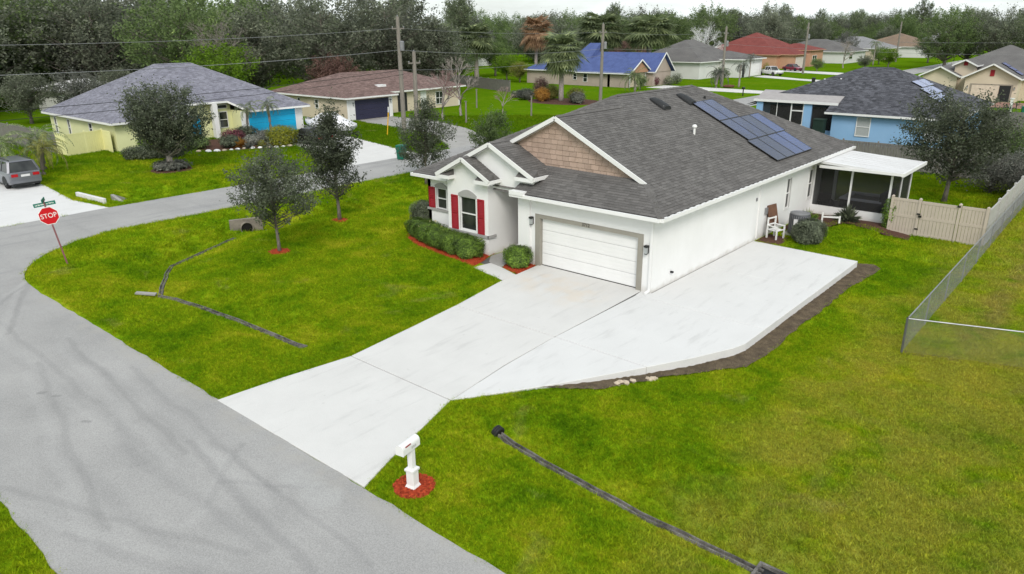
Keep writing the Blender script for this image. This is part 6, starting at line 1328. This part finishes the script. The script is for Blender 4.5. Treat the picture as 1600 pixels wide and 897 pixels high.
back = [ # x, y, mesh, leaf, scale, label
 (-76,-9,bo3,L_oakg,.62,'bright green bushy tree at the left edge behind the grey fence'), (-88,-4,bo2,L_oakb,1.0,'dark oak at the far left edge behind the green bushy tree'), (-106,6,bo1,L_oakb,1.15,'tall dark oak left of the yellow house roof'), (-82,4.5,bo3,L_oakb,.62,'low grey shrub tree behind the left corner of the yellow house'),
 (-101,20,bo1,L_oakb,1.2,'tall dark oak rising behind the left part of the yellow roof'), (-88,26,bo1,L_oakg,1.1,'tall oak with green top directly behind the yellow house ridge'), (-82,33,bo2,L_oakb,1.1,'dark oak behind the right part of the yellow roof'), (-77.5,25.0,bo3,L_lime,.92,'lime green tree behind the yellow house beside the bare branches'),
 (-80,43,bo1,L_oakb,1.1,'dark oak behind the reddish tree'), (-74.5,40.5,bo3,L_rust,.72,'reddish-brown tree between the yellow and beige houses'), (-78,53,bo1,L_oakb,1.15,'massive dark oak behind the beige house'), (-72,58,bo2,L_oakb,.95,'dark oak above the right end of the beige roof'), (-84,63,bo2,L_grey,1.1,'greyish oak left of the pole tops behind the beige house'),
 (-80.5,9.5,bo3,L_grey,.62,'grey tree partly hiding the white building at the left'), (-83,14.5,bo3,L_oakb,.62,'dark tree between the white building and the yellow roof'), (-90,80,bo3,L_oakg,.72,'green domed tree at the back of the empty lot'), (-84,88,bo3,L_lime,.55,'yellow-green tree at the back of the empty lot'), (-79,86,bo3,L_palmy,.42,'small golden round tree left of the blue roof'), (-100,84,bo2,L_oakb,.8,'dark tree behind the shed at the back of the lot'), (-96,98,bo3,L_oakg,.8,'green tree behind the fence left of the palms'),
 (-98,118,bo1,L_oakb,.95,'dark oak behind the blue roofed house at its left'), (-84,112,bo2,L_oakb,.85,'dark oak behind the tall palms of the blue roofed house'), (-78,122,bo3,L_rust,.8,'brownish bare-crowned tree behind the blue roof ridge'), (-72,116,bo3,L_palmy,.55,'golden shrub tree between the blue roof and the grey roof'), (-88,134,bo1,L_oakg,.95,'green oak behind the grey roofed white house at its left'), (-80,146,bo2,L_oakg,1.1,'green oak above the ridge of the grey roofed house'),
 (-95,160,bo1,L_oakb,1.1,'dark oak left of the red roof'), (-86,176,bo1,L_oakg,1.15,'tall green oak behind the red roof peak'), (-74,190,bo2,L_oakb,1.2,'dark oak right behind the red roof'), (-80,205,bo1,L_oakb,1.2,'big dark oak behind the low white house'), (-60,212,bo2,L_grey,.7,'grey tree over the low white house'), (-38,176,bo3,L_lime,.5,'small lime tree on the far lawn'), (-44,190,bo3,L_oakg,.5,'small green tree before the pale roofs'),
 (-36,206,bo3,L_oakb,.75,'dark tree in front of the white gable'), (-26,176,bo1,L_oakg,1.0,'large dark green oak left of the cream house'), (-18,182,bo1,L_oakb,1.0,'dark oak right behind the cream house'), (-24,190,bo2,L_oakb,1.15,'tall dark oak behind the cream house dormer'), (-9,186,bo1,L_oakg,.95,'green oak above the cream house ridge'), (2,172,bo3,L_lime,.7,'yellow-green tree at the right edge behind the cream house'),
 (-47,104,bo3,L_oakg,.32,'small green tree between the blue roofed house and the white house'), (-51.5,84,bo3,L_oakg,.26,'small conifer before the brown gable'), (-46,150,bo3,L_oakg,.32,'green shrub right of the maroon car'), (-40,164,bo3,L_oakb,.36,'dark shrub at the edge of the far lawn'),
]
for i, (x, y, ms_, lf, s, lb) in enumerate(back): put_tree('background_tree', ms_, (x,y,-.05), lb, lf, None, (i*1.7) % 6.28, s)
pines = [(-110,62,pi1,1.05,'leftmost of the tall pines behind the beige house'), (-104,74,pi2,1.1,'pine second from left above the empty lot'), (-112,88,pi1,1.15,'tall pine third from left above the empty lot'), (-106,98,pi2,1.2,'pine fourth from left above the white shed roof'), (-118,110,pi1,1.2,'tall pine fifth from left behind the palms'), (-120,40,pi1,1.05,'tall pine behind the yellow house oaks'), (-112,20,pi2,1.0,'tall pine at the far left above the oaks'), (-60,300,pi1,1.2,'lone far pine standing above the treeline')]
for i, (x, y, ms_, s, lb) in enumerate(pines): put_tree('pine_tree', ms_, (x,y,-.05), lb, L_pine, 'tall pines behind the lots', i*2.1, s, 'pine')
palms = [(-50.0,60.5,sab,L_palm,(1.3,1.3,1.22),'sabal palm in the planted bed left of the transformer pole'), (-70,100,sab2,L_palm,(1.9,1.9,1.4),'sabal palm behind the blue roof left of the pole'), (-62,104,sab2,L_palm,(1.9,1.9,1.35),'sabal palm behind the blue roof right of the pole'), (-80,92,sab2,L_dead,(1.2,1.2,1.35),'palm with dead orange fronds behind the blue roof'), (-94,90,sab,L_palm,(1.7,1.7,1.4),'sabal palm at the back of the empty lot'), (-98,82,sab,L_palm,(1.6,1.6,1.3),'sabal palm left of the golden tree at the back of the lot'), (-76,62,sab2,L_palm,(1.5,1.5,1.2),'sabal palm showing behind the tall utility pole'), (-66.5,104,q3,L_palm,.9,'feathery palm between the two sabal palms'),
 (-48.8,78,q2,L_palm,1.7,'young palm in front of the blue roofed house'), (-43.5,95,q2,L_grey,1.6,'grey-green palm clump on the white house lawn'), (-40.8,98,q1,L_grey,1.2,'spreading grey palm on the white house lawn'), (-49.5,122,q3,L_grey,.7,'slim palm in front of the white house column'), (-44,185,q3,L_palm,.9,'feathery palm before the cream far house')]
for i, (x, y, ms_, lf, s, lb) in enumerate(palms): put_tree('palm_tree', ms_, (x,y,-.05), lb, lf, None, i*1.3, s, 'palm', m_barkp)
put_bare(ba1, (-48.5,39.0,-.05), 'pale bare tree in front of the right end of the beige house', 1.15); put_bare(ba1, (-47.0,34.6,-.05), 'reddish bare tree before the beige house entry', .95, 2.0, M('reddish_twig', (.26,.17,.16)))
put_bare(ba2, (-83,27.5,-.05), 'wide pale bare crown behind the yellow house', 1.3, 1.0); put_bare(ba1, (-46.2,43.8,-.05), 'leaning bare shrub on the empty lot', .55, 3.0, M('pinkish_twig', (.32,.24,.22))); put_bare(ba1, (-46,168,-.05), 'bare tree before the pale roofed far house', 1.1, 1.0); put_bare(ba2, (-66,133,-.05), 'white-branched bare tree above the grey roof', 1.15, .4, m_signw)
# bed of shrubs on the empty lot
bed('garden_bed', circ(-49.3,60.5,6.0,4.5), m_mulchb, 'planted bed around the sabal palm on the empty lot', 'garden bed', .08)
lot = [(-52.5,61.5,1.3,2.2,L_palmy,'golden-green shrub right of the sabal palm trunk'), (-51.8,58.5,1.2,2.0,L_orange,'tan grassy shrub left of the sabal palm trunk'), (-47.5,60.5,1.3,2.0,L_palmy,'yellow-green shrub in the lot bed near the pole'), (-46.0,58.8,1.1,1.6,L_grey,'grey shrub at the right end of the lot bed'), (-55.5,59.5,1.5,1.6,L_grey,'wide grey-green shrub at the left end of the lot bed'), (-56,63.5,1.3,3.0,L_rust,'rust coloured shrub before the blue roofed house wall'), (-58.8,61.5,1.1,1.0,L_oakb,'low dark shrub left of the rust shrub')]
for i, (x, y, r0, h0, lm, lb) in enumerate(lot): shrub('lot_shrub', (x,y,-.02), r0, r0, h0, 1900, .24, lm, lb, 'shrubs in the empty lot bed', False, 80+i)
for i, (x, y, r0, h0, lm, lb) in enumerate([(-54.3,93.3,1.0,1.6,L_maroon,'maroon round bush left of the blue roofed house garage'), (-52.6,95.6,1.1,1.8,L_oakb,'dark round bush right of the blue roofed house garage'), (-53.0,98.8,1.1,2.0,L_oakb,'dark bush by the white house corner'), (-50.5,132.5,.8,2.6,L_yel,'yellow-green shrub left of the white pickup')]): shrub('front_shrub', (x,y,-.02), r0, r0, h0, 800, .22, lm, lb, None, False, 95+i)
# distant woods: one mass of instanced trees
def gn_scatter(name, pts, scl, objs, mat_hint, seed=1):
    me_ = bpy.data.meshes.new(name); me_.from_pydata([tuple(p) for p in pts], [], [])
    a = me_.attributes.new('scl', 'FLOAT', 'POINT'); a.data.foreach_set('value', np.asarray(scl, np.float32))
    o = lk(bpy.data.objects.new(name, me_)); ng = bpy.data.node_groups.new(name+'_nodes', 'GeometryNodeTree')
    ng.interface.new_socket('Geometry', in_out='INPUT', socket_type='NodeSocketGeometry'); ng.interface.new_socket('Geometry', in_out='OUTPUT', socket_type='NodeSocketGeometry')
    gi = ng.nodes.new('NodeGroupInput'); go = ng.nodes.new('NodeGroupOutput'); iop = ng.nodes.new('GeometryNodeInstanceOnPoints'); g2 = ng.nodes.new('GeometryNodeGeometryToInstance')
    for ob in objs:
        oi_ = ng.nodes.new('GeometryNodeObjectInfo'); oi_.inputs['Object'].default_value = ob; oi_.inputs['As Instance'].default_value = True; ng.links.new(oi_.outputs['Geometry'], g2.inputs[0])
    rv = ng.nodes.new('FunctionNodeRandomValue'); rv.data_type = 'FLOAT_VECTOR'; rv.inputs['Min'].default_value = (-.06,-.06,0); rv.inputs['Max'].default_value = (.06,.06,6.283)
    ri = ng.nodes.new('FunctionNodeRandomValue'); ri.data_type = 'INT'
    for s_ in ri.inputs:
        if s_.name == 'Max' and s_.type == 'INT': s_.default_value = len(objs)-1
        if s_.name == 'Min' and s_.type == 'INT': s_.default_value = 0
    ri.inputs['Seed'].default_value = seed
    na = ng.nodes.new('GeometryNodeInputNamedAttribute'); na.data_type = 'FLOAT'; na.inputs['Name'].default_value = 'scl'
    ng.links.new(gi.outputs[0], iop.inputs['Points']); ng.links.new(g2.outputs[0], iop.inputs['Instance']); iop.inputs['Pick Instance'].default_value = True
    iout = [s_ for s_ in ri.outputs if s_.type == 'INT'][0]; vout = [s_ for s_ in rv.outputs if s_.type == 'VECTOR'][0]
    ng.links.new(iout, iop.inputs['Instance Index']); ng.links.new(vout, iop.inputs['Rotation']); ng.links.new(na.outputs[0], iop.inputs['Scale']); ng.links.new(iop.outputs[0], go.inputs[0])
    md = o.modifiers.new('scatter', 'NODES'); md.node_group = ng; return o
def proto(name, me_, mat):
    m2 = me_.copy(); m2.materials.clear(); m2.materials.append(mat); return bpy.data.objects.new(name, m2)
wp_objs = [proto('wood_a', bo1[1], L_oakb), proto('wood_b', bo2[1], L_oakb), proto('wood_c', bo3[1], L_oakg), proto('wood_d', bo1[1], L_oakg), proto('wood_e', bo2[1], L_grey), proto('wood_f', pi1[1], L_pine)]
rw = random.Random(99); wpts = []; wsc = []
def wood(cond, n_, x0, x1, y0, y1, s0, s1):
    k = 0
    while k < n_:
        x, y = rw.uniform(x0, x1), rw.uniform(y0, y1)
        if cond(x, y): wpts.append((x, y, -.5)); wsc.append(rw.uniform(s0, s1)); k += 1
wood(lambda x, y: y > -2.2*(x+96)*0-20 and x < -98-.15*y, 120, -190, -96, -25, 95, .9, 1.3)
wood(lambda x, y: y > 95 and x < -105, 110, -260, -105, 95, 330, .8, 1.2)
wood(lambda x, y: x < -84 and y > 205, 70, -220, -84, 205, 420, .8, 1.25)
wood(lambda x, y: True, 130, -160, 140, 300, 420, .7, 1.15)
wood(lambda x, y: True, 40, -20, 60, 190, 300, .6, 1.0)
wood(lambda x, y: True, 140, -500, 200, 420, 700, 1.0, 1.6)
wood(lambda x, y: True, 80, -700, -250, -60, 420, 1.0, 1.6)
tag(gn_scatter('distant_woods', wpts, wsc, wp_objs, None, 5), 'mass of dark oaks and pines closing the view behind the houses', 'woods', kind='stuff')
# ------------------------------------------------------------------ grass blades
rg = np.random.default_rng(5)
def tuft(seed, n_=15, h=.065, rad=.12):
    r = random.Random(seed); V = []; Fc = []; T = []
    for i in range(n_):
        a = r.random()*6.28; d = rad*r.random()**.5; x, y = d*math.cos(a), d*math.sin(a); b_ = r.random()*6.28; w = r.uniform(.007, .013); hh = h*r.uniform(.5, 1.3); ln = r.uniform(.3, 1.5)*hh; lb = r.random()*6.28
        k = len(V); V += [(x-w*math.cos(b_), y-w*math.sin(b_), -.01), (x+w*math.cos(b_), y+w*math.sin(b_), -.01), (x+ln*math.cos(lb), y+ln*math.sin(lb), hh)]; Fc.append((k, k+1, k+2)); t_ = r.choice((.68, .88, 1.0, 1.12, 1.35)); T += [t_*r.uniform(.95, 1.1), t_, t_*r.uniform(.7, 1.1), 1.0]
    me_ = bpy.data.meshes.new('tuft'); me_.from_pydata(V, [], Fc); me_.materials.append(m_blade); at = me_.attributes.new('tint', 'FLOAT_COLOR', 'FACE'); at.data.foreach_set('color', T); return bpy.data.objects.new('tuft', me_)
def scatter_lawn(x0, x1, y0, y1, dens, dmin, dmax):
    n_ = int((x1-x0)*(y1-y0)*dens); x = rg.uniform(x0, x1, n_); y = rg.uniform(y0, y1, n_); d = np.hypot(x-CAM[0], y-CAM[1]); k = (d >= dmin) & (d < dmax)
    # keep what the lens (plus a generous margin) can see
    vx, vy = x-CAM[0], y-CAM[1]; cx_ = vx*rt[0]+vy*rt[1]; cz_ = vx*fw[0]+vy*fw[1]; f2 = math.hypot(fw[0], fw[1]); k &= (np.abs(cx_) < .86*cz_/f2+5) & (cz_ > 2)
    x, y = x[k], y[k]; keep = np.ones(x.shape, bool)
    for pl in EXC: 
        keep &= ~inpoly(x, y, pl)
    keep &= ~((x > -13) & (x < 0) & (y > .6) & (y < 21.2)) & ~((x > -10.74) & (x < -6.5) & (y > -.26) & (y < 1)) & ~((x > 0) & (x < 3.98) & (y > 16.9) & (y < 20.95)) & ~((x > -6.6) & (x < 0) & (y > 0) & (y < 1))
    return x[keep], y[keep]
PX = []; PY = []; PS = []
for a in ((-22,16,-27,14,240,0,26,1.0), (-26,16,-15,30,120,26,36,1.25), (-48,16,-15,42,45,36,60,1.8), (-66,14,-15,66,20,60,88,2.6)):
    x, y = scatter_lawn(*a[:7]); PX.append(x); PY.append(y); PS.append(a[7]*rg.uniform(.75, 1.25, len(x)))
PX = np.concatenate(PX); PY = np.concatenate(PY); PS = np.concatenate(PS)
print('grass tufts', len(PX))
tag(gn_scatter('lawn_grass', np.stack([PX, PY, H(PX, PY)], 1).tolist(), PS, [tuft(i_, 18, .042+.010*(i_ % 3)) for i_ in range(1, 9)], None, 3), 'short green and yellowish grass of the lawns', 'grass', kind='stuff')
